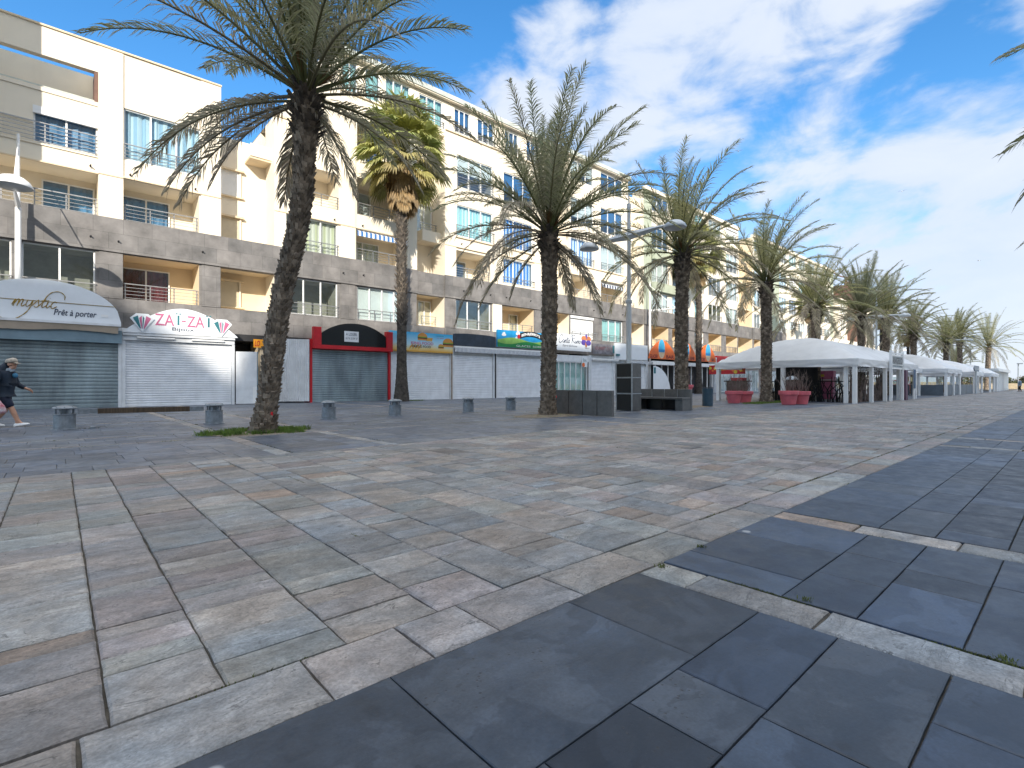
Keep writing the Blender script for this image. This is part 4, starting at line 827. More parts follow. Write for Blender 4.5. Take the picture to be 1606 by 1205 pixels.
def px(p): return X(p, YS)
def pz(p, y): return Z(p, y, YS)
def shutter(parent, org, x0, x1, z1, mat, y=YS+.12, pitch=.09, z0=.03, prof=.022):
    f = MB(); n = int((z1-z0)/pitch); rows = []
    for k in range(n):
        z = z0+(z1-z0)*k/n; h = (z1-z0)/n
        for (t, o) in ((0, .0), (.07, -.1), (.16, -.75), (.5, -1), (.84, -.85), (.94, -.1)): rows.append((z+h*t, y+o*prof))
    rows.append((z1, y)); a = [(f.P((x0, q, z)), f.P((x1, q, z))) for z, q in rows]
    for p, q in zip(a, a[1:]): f.F((p[0], p[1], q[1], q[0]))
    f.box(x0, x1, y-.03, y+.03, z0-.02, z0+.07)
    return f.build('roller_shutter', mat, parent, org)
def arch(x0, x1, z0, z1, n=28, p=2.0, ends=0.0, seg=False):
    pts = [(x0, z0)]
    for k in range(n+1):
        u = -1+2*k/n; pts.append((x0+(x1-x0)*(k/n), z0+ends+(z1-z0-ends)*max(0, 1-abs(u)**p)**(1 if seg or p <= 1.5 else 1/p)))
    return pts+[(x1, z0)]
def shop(label, p0, p1, name='shop_front', depth=.95, h=3.6, mat='whitew', posts=True, wall=True):
    x0, x1 = px(p0), px(p1); o = ((x0+x1)/2, YS, 0); t = thing(name, label, 'shop', o)
    f = MB()
    if wall: f.box(x0+.01, x1-.01, YS+.2, YS+depth-.02, 0, h)
    if posts:
        f.box(x0+.004, x0+.13, YS-.02, YS+.199, 0, h); f.box(x1-.13, x1-.004, YS-.02, YS+.199, 0, h)
    f.build('frame', M[mat], t, o)
    return t, o, x0, x1
def letters(mb, mat, parent, org, name='lettering'): return mb.build(name, M[mat] if isinstance(mat, str) else mat, parent, org)
def awning_roll(t, o, x0, x1, z, mat='white', val=None, drop=.22, y=YS-.1):
    f = MB(); f.box(x0, x1, y-.10, y+.08, z-.02, z+.09); f.tube([(x0+.03, y-.02, z-.06), (x1-.03, y-.02, z-.06)], .06, 8)
    a = f.build('awning_case', M[mat], t, o)
    if val:
        g = MB(); n = int((x1-x0)/.06)
        top = [g.P((x0+.04+(x1-x0-.08)*k/n, y-.105+.012*math.sin(k*.9), z-.01)) for k in range(n+1)]; bot = [g.P((x0+.04+(x1-x0-.08)*k/n, y-.115+.02*math.sin(k*.9), z-drop+.035*abs(math.sin(k*.45)))) for k in range(n+1)]
        for k in range(n): g.F((bot[k], bot[k+1], top[k+1], top[k]))
        g.build('valance', M[val], a, o)
    return a

# ---- clothing shop with the arched white board
t, o, x0, x1 = shop('grey shuttered clothing shop under a white arched board lettered in gold script', -70, 191, mat='whitew')
shutter(t, o, x0+.1, x1-.13, 2.86, M['shutter_steel'], pitch=.15, prof=.032)
f = MB(); f.box(x0, x1-.01, YS-.22, YS+.18, 2.87, 3.44); f.build('header_box', M['fascia'], t, o)
f = MB(); n = 60; zt = 3.60
for k in range(n):
    a, b = x0+(x1-x0-.15)*k/n, x0+(x1-x0-.15)*(k+1)/n; s = lambda x: .10+.14*max(0, noise.noise(Vector((x*.7, 3, 0))))+.10*math.sin((x-x0)*.9)**2
    f.poly([(a, YS-.30, zt-s(a)-.12), (b, YS-.30, zt-s(b)-.12), (b, YS-.42, zt), (a, YS-.42, zt)]); f.poly([(a, YS-.05, zt-.05), (b, YS-.05, zt-.05), (b, YS-.30, zt-s(b)-.12), (a, YS-.30, zt-s(a)-.12)])
f.build('rolled_canvas', M['awn_beige'], t, o)
f = MB(); f.box(x0, x1-.06, YS-.46, YS-.26, zt+.002, zt+.10); f.build('awning_rail', M['whitew'], t, o)
sx0, sx1 = px(-70), px(189); board = MB(); board.prism(arch(sx0, sx1, 3.69, 5.40, 40, 2.0, .12), YS-.22, YS-.12); bo = board.build('sign_board', M['signwhite'], t, o)
yb = YS-.232; k_ = (px(97)-px(20))/9.4
mb = MB(); strokes(mb, MYSTIC, px(18), pz(20, 479), k_, yb, .017, .22); letters(mb, 'gold', bo, o)
mb = MB(); mb.box(px(-40), px(181), yb-.004, yb+.006, 4.47, 4.495); letters(mb, 'gold', bo, o, 'gold_line')
letters(text_mesh('Prêt à porter', px(84), px(151), pz(100, 497.5), pz(100, 485), yb, .25, .012), 'navy', bo, o)
mb = MB(); mb.box(px(158), px(169), yb-.004, yb+.006, pz(160, 497), pz(160, 493)); letters(mb, 'white', bo, o, 'sticker')
# ---- jewellery shop
t, o, x0, x1 = shop('white shuttered jewellery shop under an arched board with a diamond at each end', 191, 368)
shutter(t, o, x0+.14, x1-.14, 3.05, M['shutter_white'], pitch=.11, prof=.032)
f = MB(); f.box(x0+.02, x1-.02, YS-.16, YS+.18, 3.28, 3.40); f.box(x0+.02, x1-.02, YS-.06, YS+.17, 3.06, 3.275); f.build('header_box', M['whitew'], t, o)
for a, b in ((.55, 2.0), (2.7, 4.1)):
    f = MB(); f.tube([(x0+a, YS-.13, 3.19), (x0+b, YS-.13, 3.19)], .045, 8); f.build('light_tube', M['white'], t, o)
board = MB(); board.prism(arch(px(192), px(371), 3.405, 4.66, 40, 1.8, .03, True), YS-.20, YS-.12); bo = board.build('sign_board', M['signwhite'], t, o); yb = YS-.212
for s, a, b, z0_, z1_, m in (('ZA', 242, 272, 509, 492, 'pink'), ('Ï', 274.5, 282.5, 509, 490, 'tealp'), ('-', 283.5, 290, 504, 501.5, 'pink'), ('ZA', 292, 319, 512, 496, 'pink'), ('Ï', 321.5, 330, 512.5, 494, 'tealp')):
    letters(text_mesh(s, px(a), px(b), pz(a, z0_), pz(b, z1_)-.03, yb, 0, .004), m, bo, o)
letters(text_mesh('Bijoux', px(269), px(303), pz(285, 520), pz(285, 513.5), yb), 'navy', bo, o)
for cxp, cyp in ((222, 505), (346, 513)):
    cx, cz = px(cxp), pz(cxp, cyp); q = MB(); wd = .46
    q.prism([(cx-wd, cz+.18), (cx-wd*.5, cz+.40), (cx+wd*.5, cz+.40), (cx+wd, cz+.18), (cx, cz-.44)], YS-.26, YS-.205); dm = q.build('diamond_panel', M['signwhite'], t, o)
    for sgn, mm, a, b in ((-1, 'tealp', .45, .9), (-1, 'pink', .05, .30), (1, 'tealp', .05, .2), (1, 'pink', .40, .85)):
        q = MB(); q.poly([(cx+sgn*wd*a*.8, YS-.264, cz+.30), (cx+sgn*wd*b*.86, YS-.264, cz+.19), (cx+sgn*wd*b*.2, YS-.264, cz-.30), (cx+sgn*wd*a*.25, YS-.264, cz-.28)]); letters(q, mm, dm, o, 'facet')
# ---- open white door leaf and the passage
q = thing('door_leaf', 'open white door leaf at the mouth of the dark passage', 'door', (px(368)+.05, YS-.02, 0), R(-16))
f = MB(); f.box(0, .96, -.03, .03, .03, 2.72); f.build('panel', M['whitew'], q); f = MB(); f.box(.97, 1.02, -.034, .034, .03, 2.73); f.build('edge_strip', M['fascia'], q); f = MB(); f.box(.78, .96, -.036, -.031, .05, .9); f.build('kick_plate', M['white'], q)
q = thing('passage', 'dark passage with ochre walls between the jewellery shop and the white hoarding', 'passage', (8.0, 30, 0))
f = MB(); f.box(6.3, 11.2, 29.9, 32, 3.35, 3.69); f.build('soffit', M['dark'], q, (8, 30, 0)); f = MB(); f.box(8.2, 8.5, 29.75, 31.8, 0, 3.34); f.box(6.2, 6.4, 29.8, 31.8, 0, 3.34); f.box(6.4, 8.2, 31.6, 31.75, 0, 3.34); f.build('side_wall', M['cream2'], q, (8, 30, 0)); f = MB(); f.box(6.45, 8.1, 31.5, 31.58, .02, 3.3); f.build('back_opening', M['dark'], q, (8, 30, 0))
q = thing('hire_sign', 'small orange sign with red letters, half hidden by the nearest palm', 'sign', (px(412), 29.6, 3.0)); og = (px(412), 29.6, 3.0)
f = MB(); f.box(px(402.5), px(420), 29.55, 29.62, Z(405, 544, 29.6), Z(405, 531, 29.6)); f.build('plate', pbr('amber_plate', (.78, .32, .015), .5), q, og); letters(text_mesh('LO', px(404), px(412.5), Z(405, 542, 29.6), Z(405, 533, 29.6), 29.545, .2, .02), 'red', q, og)
# ---- white corrugated hoarding
hx0, hx1 = px(431), px(485); f = MB(); n = 84; y0, y1 = 29.75, 29.0
pts = [(hx0+(hx1-hx0)*k/n, y0+(y1-y0)*k/n+(.0, .045, .045, .0)[k % 4]) for k in range(n+1)]
a = [(f.P((p[0], p[1], .08)), f.P((p[0], p[1], 3.56))) for p in pts]
for p, q_ in zip(a, a[1:]): f.F((p[0], q_[0], q_[1], p[1]))
q = thing('hoarding', 'white corrugated metal hoarding left of the red framed shop', 'hoarding', ((hx0+hx1)/2, 29.4, 0)); f.build('sheet', M['whitew'], q, ((hx0+hx1)/2, 29.4, 0))
f = MB(); f.box(hx0, hx1, 29.85, 29.9, .0, .1); f.box(hx0, hx1, 29.85, 29.9, 1.8, 1.9); f.build('rail', M['steel'], q, ((hx0+hx1)/2, 29.4, 0))
# ---- vacant shop in a red frame
t, o, x0, x1 = shop('vacant shop with a red frame, black arched board and weathered steel shutter', 486, 612.5, mat='red')
shutter(t, o, x0+.13, x1-.15, 3.02, M['shutter_steel'], pitch=.13, prof=.03)
f = MB(); f.box(x0+.1, x1-.002, YS-.30, YS-.022, 3.06, 3.28); f.box(x0+.1, px(501), YS-.30, YS-.022, 3.285, 4.28); f.box(px(602.5), x1-.002, YS-.30, YS-.022, 3.285, 4.28); f.build('red_surround', M['red'], t, o)
board = MB(); board.prism(arch(px(501.5), px(602), 3.29, 4.62, 30, 2.2, .66, True), YS-.26, YS-.1); bo = board.build('sign_board', M['black'], t, o); yb = YS-.268
q = MB(); q.box(px(537), px(559.5), YS-.274, YS-.264, pz(548, 535.5), pz(548, 519)); pa = q.build('notice', M['whitew'], bo, o)
letters(text_mesh('A LOUER', px(539.5), px(556.5), pz(548, 526), pz(548, 521.5), YS-.279, 0, .004), 'navy', bo, o); letters(text_mesh('06 76 52 09 37', px(539), px(557.5), pz(548, 531.5), pz(548, 528.5), YS-.279), 'navy', bo, o)
# ---- burger shop
t, o, x0, x1 = shop('white shuttered snack shop under a blue and yellow burger banner', 613, 709)
shutter(t, o, x0+.14, x1-.16, 3.1, M['shutter_white'], pitch=.12, prof=.034)
f = MB(); z0, z1 = pz(650, 549.5), pz(650, 520); f.box(px(609), px(708.5), YS-.12, YS-.03, z0, z1)
def grad_mat(name, stops, z0, z1):
    m = D.materials.new(name); m.use_nodes = True; nt = m.node_tree; N = nt.nodes; L = nt.links; b = N['Principled BSDF']; b.inputs['Roughness'].default_value = .5
    tc = N.new('ShaderNodeTexCoord'); sp = N.new('ShaderNodeSeparateXYZ'); L.new(tc.outputs['Object'], sp.inputs[0]); nz = N.new('ShaderNodeTexNoise'); nz.inputs['Scale'].default_value = 1.2; L.new(tc.outputs['Object'], nz.inputs[0])
    a = N.new('ShaderNodeMath'); a.operation = 'MULTIPLY_ADD'; L.new(nz.outputs[0], a.inputs[0]); a.inputs[1].default_value = .3; L.new(sp.outputs[2], a.inputs[2])
    r = N.new('ShaderNodeMapRange'); L.new(a.outputs[0], r.inputs[0]); r.inputs[1].default_value = z0+.15; r.inputs[2].default_value = z1+.15
    c = N.new('ShaderNodeValToRGB'); L.new(r.outputs[0], c.inputs[0]); e = c.color_ramp.elements
    while len(e) < len(stops): e.new(.5)
    for i, (p, col) in enumerate(stops): e[i].position = p; e[i].color = (*col, 1)
    L.new(c.outputs[0], b.inputs['Base Color']); return m
bo = f.build('sign_banner', grad_mat('printed_banner', [(0, (.62, .33, .06)), (.16, (.66, .52, .22)), (.40, (.42, .62, .70)), (1, (.02, .36, .66))], z0, z1), t, o); yb = YS-.128
f = MB(); f.box(px(609), px(708.5), YS-.14, YS-.125, z0-.05, z0+.03); f.build('banner_edge', pbr('ochre_edge', (.55, .30, .04), .6), bo, o)
bun, salad, patty = pbr('printed_bun', (.55, .25, .05), .5), pbr('printed_salad', (.16, .34, .03), .5), pbr('printed_patty', (.10, .035, .015), .5)
def burger(cx, cz, r, y):
    q = MB(); q.poly([(cx+r*math.cos(a), y, cz+.12*r+r*.72*math.sin(a)) for a in (math.pi*k/12 for k in range(13))]); q.poly([(cx-r, y, cz-.55*r), (cx+r, y, cz-.55*r), (cx+r, y, cz-.28*r), (cx-r, y, cz-.28*r)]); letters(q, bun, bo, o, 'printed_burger')
    q = MB(); q.poly([(cx-r*1.05, y, cz-.02*r), (cx+r*1.05, y, cz-.02*r), (cx+r*1.0, y, cz+.12*r), (cx-r*1.0, y, cz+.12*r)]); letters(q, salad, bo, o, 'printed_salad')
    q = MB(); q.poly([(cx-r, y, cz-.28*r), (cx+r, y, cz-.28*r), (cx+r*1.02, y, cz-.02*r), (cx-r*1.02, y, cz-.02*r)]); letters(q, patty, bo, o, 'printed_patty')
burger(px(661), pz(661, 528), .36, yb); burger(px(701), pz(701, 538), .42, yb); burger(px(690), pz(690, 543), .22, yb-.002)
q = MB()
for k in range(16): xx = px(640)+.09*k*.6; zz = pz(640, 546)+.05*(k % 4); q.poly([(xx, yb, zz), (xx+.05, yb, zz), (xx+.12, yb, zz+.2), (xx+.07, yb, zz+.2)])
for k in range(9): xx = px(667)+.05*k; zz = pz(667, 534); q.poly([(xx, yb, zz), (xx+.04, yb, zz), (xx+.10, yb, zz+.22), (xx+.06, yb, zz+.24)])
letters(q, pbr('printed_chips', (.70, .36, .04), .5), bo, o, 'printed_chips')
letters(text_mesh("KING FOOD", px(643), px(678), pz(660, 539.5), pz(660, 535), yb-.004, 0, .02), 'pink', bo, o); letters(text_mesh("PART O FOOD", px(645), px(674), pz(660, 544.5), pz(660, 540.5), yb-.004, 0, .02), 'navy', bo, o)
letters(text_mesh("commande", px(682), px(694), pz(688, 527), pz(688, 525), yb-.004), 'tealp', bo, o); letters(text_mesh("sur place", px(684), px(694), pz(688, 530.5), pz(688, 528.5), yb-.004), 'red', bo, o)
f = MB(); f.box(x1-.1, x1-.0, YS-.06, YS-.021, 0, 3.4); f.build('rusty_post', M['rust'], t, o)
# ---- navy board shop
t, o, x0, x1 = shop('white shuttered shop under a faded plain navy arched board', 709.5, 776)
shutter(t, o, x0+.06, x1-.16, 3.05, M['shutter_white'], pitch=.12, prof=.034); z0 = pz(740, 545)
board = MB(); board.prism(arch(px(709.5), px(775), z0+.12, pz(740, 523), 30, 2.4, .80, True), YS-.16, YS-.08); board.build('sign_board', M['navyp'], t, o); awning_roll(t, o, px(710), px(780), z0+.0, 'white', 'awn_grey', .34)
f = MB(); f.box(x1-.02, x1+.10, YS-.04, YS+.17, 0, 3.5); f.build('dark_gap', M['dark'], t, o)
# ---- ice cream shop
t, o, x0, x1 = shop('white shuttered ice cream shop under a sky blue board with clouds and green hills', 777.5, 866)
shutter(t, o, x0+.08, x1-.1, 3.05, M['shutter_white'], pitch=.12, prof=.034); z0, z1 = pz(820, 545), pz(820, 519.5)
f = MB(); f.box(px(777.5), px(869), YS-.2, YS-.06, z0, z1); bo = f.build('sign_board', pbr('sky_blue_board', (.015, .30, .62), .4), t, o); yb = YS-.206; xa, xb = px(777.5), px(869)
for (mm, off, am, yy) in ((pbr('light_hill', (.25, .48, .10), .5), .62, .13, yb), (pbr('dark_hill', (.015, .22, .05), .5), .36, .13, yb-.003)):
    q = MB(); n = 40; top = [q.P((xa+(xb-xa)*k/n, yy, z0+off+am*math.sin(k*.23+off*9))) for k in range(n+1)]; bot = [q.P((xa+(xb-xa)*k/n, yy, z0)) for k in range(n+1)]
    for k in range(n): q.F((bot[k], bot[k+1], top[k+1], top[k]))
    letters(q, mm, bo, o, 'painted_hill')
for (u, v, r) in ((.10, .74, .17), (.33, .86, .19), (.47, .93, .12), (.68, .82, .16), (.82, .86, .15), (.90, .62, .15), (.30, .60, .09), (.97, .78, .13)):
    q = MB(); cx, cz = xa+(xb-xa)*u, z0+(z1-z0)*v
    for (dx, dz, k) in ((0, 0, 1), (-.8, -.2, .6), (.8, -.15, .65), (.2, .55, .7), (-.4, .4, .6)):
        rr = r*k*.8; q.poly([(cx+dx*r+rr*math.cos(6.283*j/12), yb-.002*k, min(z1-.01, cz+dz*r+rr*math.sin(6.283*j/12))) for j in range(12)])
    letters(q, 'white', bo, o, 'painted_cloud')
q = MB(); n = 20; ca, cb = xa+(xb-xa)*.36, xa+(xb-xa)*.73; ar = lambda u: .20*(1-(2*u-1)**2); top = [q.P((ca+(cb-ca)*k/n, yb-.006, z0+1.12+ar(k/n))) for k in range(n+1)]; bot = [q.P((ca+(cb-ca)*k/n, yb-.006, z0+.70+ar(k/n))) for k in range(n+1)]
for k in range(n): q.F((bot[k], bot[k+1], top[k+1], top[k]))
letters(q, 'black', bo, o, 'name_band'); letters(text_mesh("BEN&JERRY'S", ca+.16, cb-.16, z0+.78, z0+1.05, yb-.010, 0, .03, .19), 'white', bo, o)
q = MB(); q.poly([(ca-.12+.16*math.cos(6.283*j/14), yb-.008, z0+.86+.16*math.sin(6.283*j/14)) for j in range(14)]); letters(q, 'red', bo, o, 'red_dot'); letters(text_mesh("GLACES  SORBETS", xa+(xb-xa)*.3, xa+(xb-xa)*.85, z0+.08, z0+.22, yb-.006), 'white', bo, o)
awning_roll(t, o, px(779), px(868), z0-.22, 'white', 'awn_grey', .34)
# ---- boutique with glass doors
t, o, x0, x1 = shop('boutique with tall white framed glass doors under a white script board', 867, 925.5, depth=.95, wall=False); z0, z1 = pz(895, 549), pz(895, 524)
f = MB(); f.box(x0+.13, x1-.13, YS+.02, YS+.18, 2.95, 3.5); f.build('header', M['whitew'], t, o); window(t, o, YS+.08, px(868), px(921), .05, 2.94, 6, 'teal', 1, 'white', False, 'glass_door')
f = MB(); f.box(px(864), px(925), YS-.16, YS-.06, z0, z1); bo = f.build('sign_board', M['signwhite'], t, o); yb = YS-.168
mb = MB(); strokes(mb, CANTO, px(874), pz(890, 537), (px(908.5)-px(874))/12, yb, .026, .12); letters(mb, 'navy', bo, o); letters(text_mesh('Esprit Bohème', px(880), px(903), pz(890, 543.5), pz(890, 539.5), yb, .35), 'navy', bo, o); letters(text_mesh('Gérard', px(915), px(922), pz(918, 546), pz(918, 543.5), yb, .3), 'navy', bo, o)
for k in range(6):
    a = 6.283*k/6+.5; q = MB(); cx, cz = px(917)+.36*math.cos(a)*1.0, pz(917, 533.5)+.34*math.sin(a); q.poly([(cx+.25*math.cos(6.283*j/12)*abs(math.cos(a))+.14*math.cos(6.283*j/12), yb-.001*k, cz+.24*math.sin(6.283*j/12)) for j in range(12)]); letters(q, pbr('violet_petal', (.10, .06, .32), .5) if k % 2 else pbr('orange_petal', (.50, .18, .07), .5), bo, o, 'printed_petal')
q = MB(); q.box(px(912.5), px(920.5), YS-.05, YS-.02, pz(916, 574.5), pz(916, 559)); po = q.build('poster', M['signwhite'], t, o); letters(text_mesh('Boho', px(914), px(919), pz(916, 566), pz(916, 561), YS-.056), 'tealp', po, o)
q = MB(); q.poly([(px(914.5)+.2*math.cos(6.283*j/10), YS-.054, pz(916, 571)+.2*math.sin(6.283*j/10)) for j in range(10)]); letters(q, 'orange', po, o, 'printed_dot')
# ---- shop with a small display box
t, o, x0, x1 = shop('narrow white shuttered shop under a small grey light box with a red line', 926, 962)
shutter(t, o, x0+.2, px(961), 3.0, M['shutter_white'], pitch=.12, prof=.034); f = MB(); f.box(px(927), px(958), YS-.25, YS-.05, pz(940, 554), pz(940, 538.5)); lb = f.build('light_box', pbr('grey_light_box', (.20, .19, .21), .5, var=.3, vs=3), t, o)
letters(text_mesh('OUVERT  7 / 7', px(930), px(956), pz(940, 548), pz(940, 543), YS-.256), pbr('dull_red', (.24, .05, .06), .6), lb, o); awning_roll(t, o, px(928), px(968), pz(945, 563), 'white', None)
# ---- shop with a blank white board
t, o, x0, x1 = shop('white shuttered shop under a blank white board behind the lamp cabinet', 962.5, 1014)
shutter(t, o, x0+.5, x1-.14, 2.9, M['shutter_white'], pitch=.12, prof=.034); f = MB(); f.box(px(962), px(1013), YS-.2, YS-.06, pz(990, 564), pz(990, 539)); f.build('sign_board', M['signwhite'], t, o); awning_roll(t, o, px(985), px(1013), pz(1000, 565), 'white', 'awn_grey', .3)
f = MB(); f.box(px(957.5), px(959.5), YS-.3, YS-.2, pz(958, 553), pz(958, 541)); f.box(px(963), px(968), YS-.32, YS-.22, pz(965, 557), pz(965, 554)); f.build('bracket', M['tealp'], t, o)
# ---- bar with two orange half-round boards
t, o, x0, x1 = shop('dark glazed bar with three orange half-round boards showing a surfboard', 1014.5, 1122, wall=False)
f = MB(); f.box(x0, x1, YS+.75, YS+.85, 0, 3.5); f.build('dark_inside', M['dark'], t, o)
f = MB()
for k in range(12): xx = x0+.5+(x1-x0-1)*k/11; f.box(xx-.05, xx+.05, YS+.1, YS+.2, 0, 3.0)
f.build('door_post', M['white'], t, o); f = MB(); f.box(x0, x1, YS+.05, YS+.3, 3.0, 3.3); f.build('header', M['whitew'], t, o)
for (a, b, c) in ((1015, 1058, 1033), (1059, 1090, 1072), (1091, 1121, 1106)):
    z0 = pz(1036, 562); board = MB(); board.prism(arch(px(a), px(b)-.05, z0, z0+1.95, 30, 1.55, .0), YS-.2, YS-.1); bo = board.build('sign_board', M['orange'], t, o); yb = YS-.206; cx = px(c+2)
    q = MB(); q.poly([(cx+.62*math.cos(6.283*j/24), yb-.004, z0+1.05+1.0*math.sin(6.283*j/24)) for j in range(24)]); sb = letters(q, pbr('sand_print', (.68, .52, .34), .5), bo, o, 'printed_surfboard')
    q = MB(); q.poly([(cx+.58*math.cos(a_), yb-.008, z0+1.05+.96*math.sin(a_)) for a_ in (R(-22)+R(224)*j/20 for j in range(21))]); letters(q, pbr('sky_print', (.05, .36, .60), .5), bo, o, 'printed_sky')
    q = MB(); q.poly([(cx-.55, yb-.012, z0+.72), (cx+.55, yb-.012, z0+.72), (cx+.58, yb-.012, z0+.98), (cx-.58, yb-.012, z0+.98)]); letters(q, pbr('sea_print', (.02, .22, .50), .5), bo, o, 'printed_sea')
    letters(text_mesh('GLACIER', px(a)+.18, cx-.70, z0+.06, z0+.42, yb-.003, 0, .03), 'maroon', bo, o); letters(text_mesh('BAR', cx+.85, px(b)-.45, z0+.08, z0+.44, yb-.003, 0, .03), 'maroon', bo, o)
awning_roll(t, o, px(1018), px(1120), 3.28, 'white', 'white', .3, YS-.3)
f = MB(); f.prism([(px(1015.5), .1)]+[(px(1015.5)+3.1*math.sin(a_)*1.0, .1+2.75*math.cos(a_)) for a_ in (math.pi/2*j/12 for j in range(13))], YS-.7, YS-.66); wp = f.build('wind_panel', M['signwhite'], t, o); f = MB(); f.box(px(1015.8), px(1019), YS-.71, YS-.702, 2.1, 2.7); f.build('notice', M['tealp'], wp, o)
# ---- the row of shops behind the marquees
SH = [(1123, 1150, 'shop behind the first marquee with red and yellow menu panels', 'red'), (1150.5, 1178, 'shop with pale blue doors behind the first marquee', 'fascia'), (1178.5, 1206, 'shop with a dark front behind the marquee palm', 'navyp'), (1206.5, 1240, 'shop with white fascia behind the pink planters', 'whitew'), (1240.5, 1275, 'shop with a magenta front behind the marquee corner', 'red'), (1275.5, 1320, 'last shop of the row with a cream front', 'whitew')]
for (a, b, lab, mm) in SH:
    t, o, x0, x1 = shop(lab, a, b, mat='whitew', h=4.2); f = MB(); f.box(x0+.15, x1-.15, YS-.03, YS+.19, 3.1, 4.4); f.build('sign_board', M[mm], t, o); window(t, o, YS+.1, x0+.2, x1-.2, .1, 3.0, 4, 'room', 1, 'white', False, 'glass_front')
# ------------------------------------------------------------------ street furniture
M['cast'] = pbr('grey_cast_iron', (.25, .28, .31), .5, .3, var=.18, vs=8, stain=.25, scol=(.16, .16, .16), streak=5)
M['lamp'] = pbr('grey_lamp_paint', (.55, .58, .60), .45, .2, var=.05)
M['lampglass'] = pbr('lamp_diffuser', (.55, .56, .55), .3)
M['pot'] = pbr('coral_plastic', (.64, .13, .16), .55, var=.12, stain=.2, scol=(.45, .2, .2))
M['bench'] = pbr('dark_composite', (.115, .112, .108), .5, var=.15, vs=4, bump=.1)
M['tent'] = pbr('white_tarpaulin', (.86, .86, .86), .55, var=.05, vs=1.2, stain=.18, scol=(.50, .49, .47), trans=.18)
M['wood'] = pbr('dark_timber', (.09, .06, .035), .7, var=.3, vs=4, ss=(8, 8, .6))
M['twig'] = pbr('bare_twigs', (.20, .15, .13), .85, var=.3, vs=6)
M['blackwood'] = pbr('charred_branches', (.012, .010, .010), .7)
def bollard(x, y, lab):
    t = thing('bollard', lab, 'bollard', (x, y, 0), 0, 'cast bollards along the shop side')
    f = MB(); f.lathe([(.25, 0), (.25, .02), (.205, .03), (.20, .33), (.212, .335), (.212, .355), (.18, .365)], n=24); f.build('drum', M['cast'], t, smooth=False)
    f = MB(); f.lathe([(.10, .36), (.10, .475)], n=14)
    for k in range(6): a = 6.283*k/6; f.lathe([(.020, .36), (.020, .475)], (.155*math.cos(a), .185*math.sin(a), 0), 6)
    f.build('neck', M['cast'], t)
    f = MB(); f.lathe([(.15, .465), (.225, .475), (.228, .495), (.20, .52), (.12, .545), (.03, .555)], n=24)
    for k in range(8): a = 6.283*k/8; f.lathe([(.014, .49), (.014, .53)], (.195*math.cos(a), .20*math.sin(a), 0), 6)
    f.build('cap', M['cast'], t); return t
for (x, y, lab) in ((.12, 15.7, 'nearest grey drum bollard, left end of the swing barrier'), (3.1, 15.35, 'grey drum bollard at the right end of the swing barrier'), (6.1, 15.15, 'grey drum bollard in front of the red framed shop, right of the nearest palm'), (8.35, 15.2, 'grey drum bollard in front of the fan palm trunk'), (11.45, 15.3, 'grey drum bollard before the navy board shop'), (13.65, 15.4, 'grey drum bollard before the ice cream shop, left of the bushy palm'), (22.4, 12.6, 'lone grey bollard beside the blue litter bin')):
    bollard(x, y, lab)
t = thing('swing_barrier', 'low dark timber barrier beam with grey steel ends between two bollards', 'barrier', (1.6, 15.5, 0)); d = Vector((3.1-.12, 15.35-15.7, 0)).normalized(); A = Vector((.12, 15.7, 0)); og = (1.6, 15.5, 0); nr = Vector((-d.y, d.x, 0))
def beam(a, b, w, z0, z1): 
    f = MB(); p, q = A+d*a, A+d*b; f.loft([[(p+nr*w*s)+Vector((0, 0, z)) for s, z in ((-1, z0), (1, z0), (1, z1), (-1, z1))], [(q+nr*w*s)+Vector((0, 0, z)) for s, z in ((-1, z0), (1, z0), (1, z1), (-1, z1))]], 0, True); return f
beam(.60, 2.45, .05, .345, .47).build('timber_beam', M['wood'], t, og)
for a, b in ((.24, .60), (2.45, 2.76)): beam(a, b, .06, .35, .465).build('steel_end', M['cast'], t, og)
f = MB(); p = Vector((.62, 15.45, .02)); f.bbox(p.x-.05, p.x+.05, p.y-.05, p.y+.05, 0, .06, .01); tag(f.build('floor_lock', M['cast']), 'small dark floor lock beside the nearest bollard', 'lock')
def double_lamp(x, y, lab, base=0):
    t = thing('street_lamp', lab, 'street lamp', (x, y, 0), 0, 'double headed lamps along the palm row')
    f = MB(); f.tube([(0, 0, base), (0, 0, 4.3), (0, 0, 4.31), (0, 0, 8.1)], [.105, .10, .075, .07], 16); f.lathe([(.12, 4.22), (.13, 4.25), (.13, 4.34), (.08, 4.37)], n=16); f.tube([(0, 0, 8.1), (0, 0, 8.75)], [.03, .02], 6); f.lathe([(.085, 7.95), (.085, 8.12), (.03, 8.14)], n=12); f.build('pole', M['lamp'], t)
    for s in (-1, 1):
        f = MB(); f.loft([[(w*a, s*yy, z+h*b) for a, b in ((-1, 0), (0, -1), (1, 0), (0, 1))] for yy, w, h, z in ((.03, .11, .17, 6.86), (.6, .10, .13, 6.88), (1.3, .07, .07, 6.90), (1.7, .04, .04, 6.90))], 0, True); f.build('arm', M['lamp'], t)
        f = MB(); f.lathe([(.40, 6.72), (.41, 6.76), (.36, 6.86), (.24, 6.96), (.10, 7.01), (.02, 7.02)], (0, s*2.0, 0), 24, 0, False); h = f.build('lamp_head', M['lamp'], t, smooth=True); f = MB(); f.lathe([(.39, 6.725), (.30, 6.69), (.02, 6.68)], (0, s*2.0, 0), 24, 0, False); f.build('diffuser', M['lampglass'], h, smooth=True)
    f = MB(); f.tube([(0, .02, 8.0), (0, 1.55, 6.93)], .008, 4); f.build('stay_wire', M['rail'], t); return t
dl = double_lamp(16.75, 11.9, 'double headed grey lamp rising from the dark cabinet between the benches', 1.86)
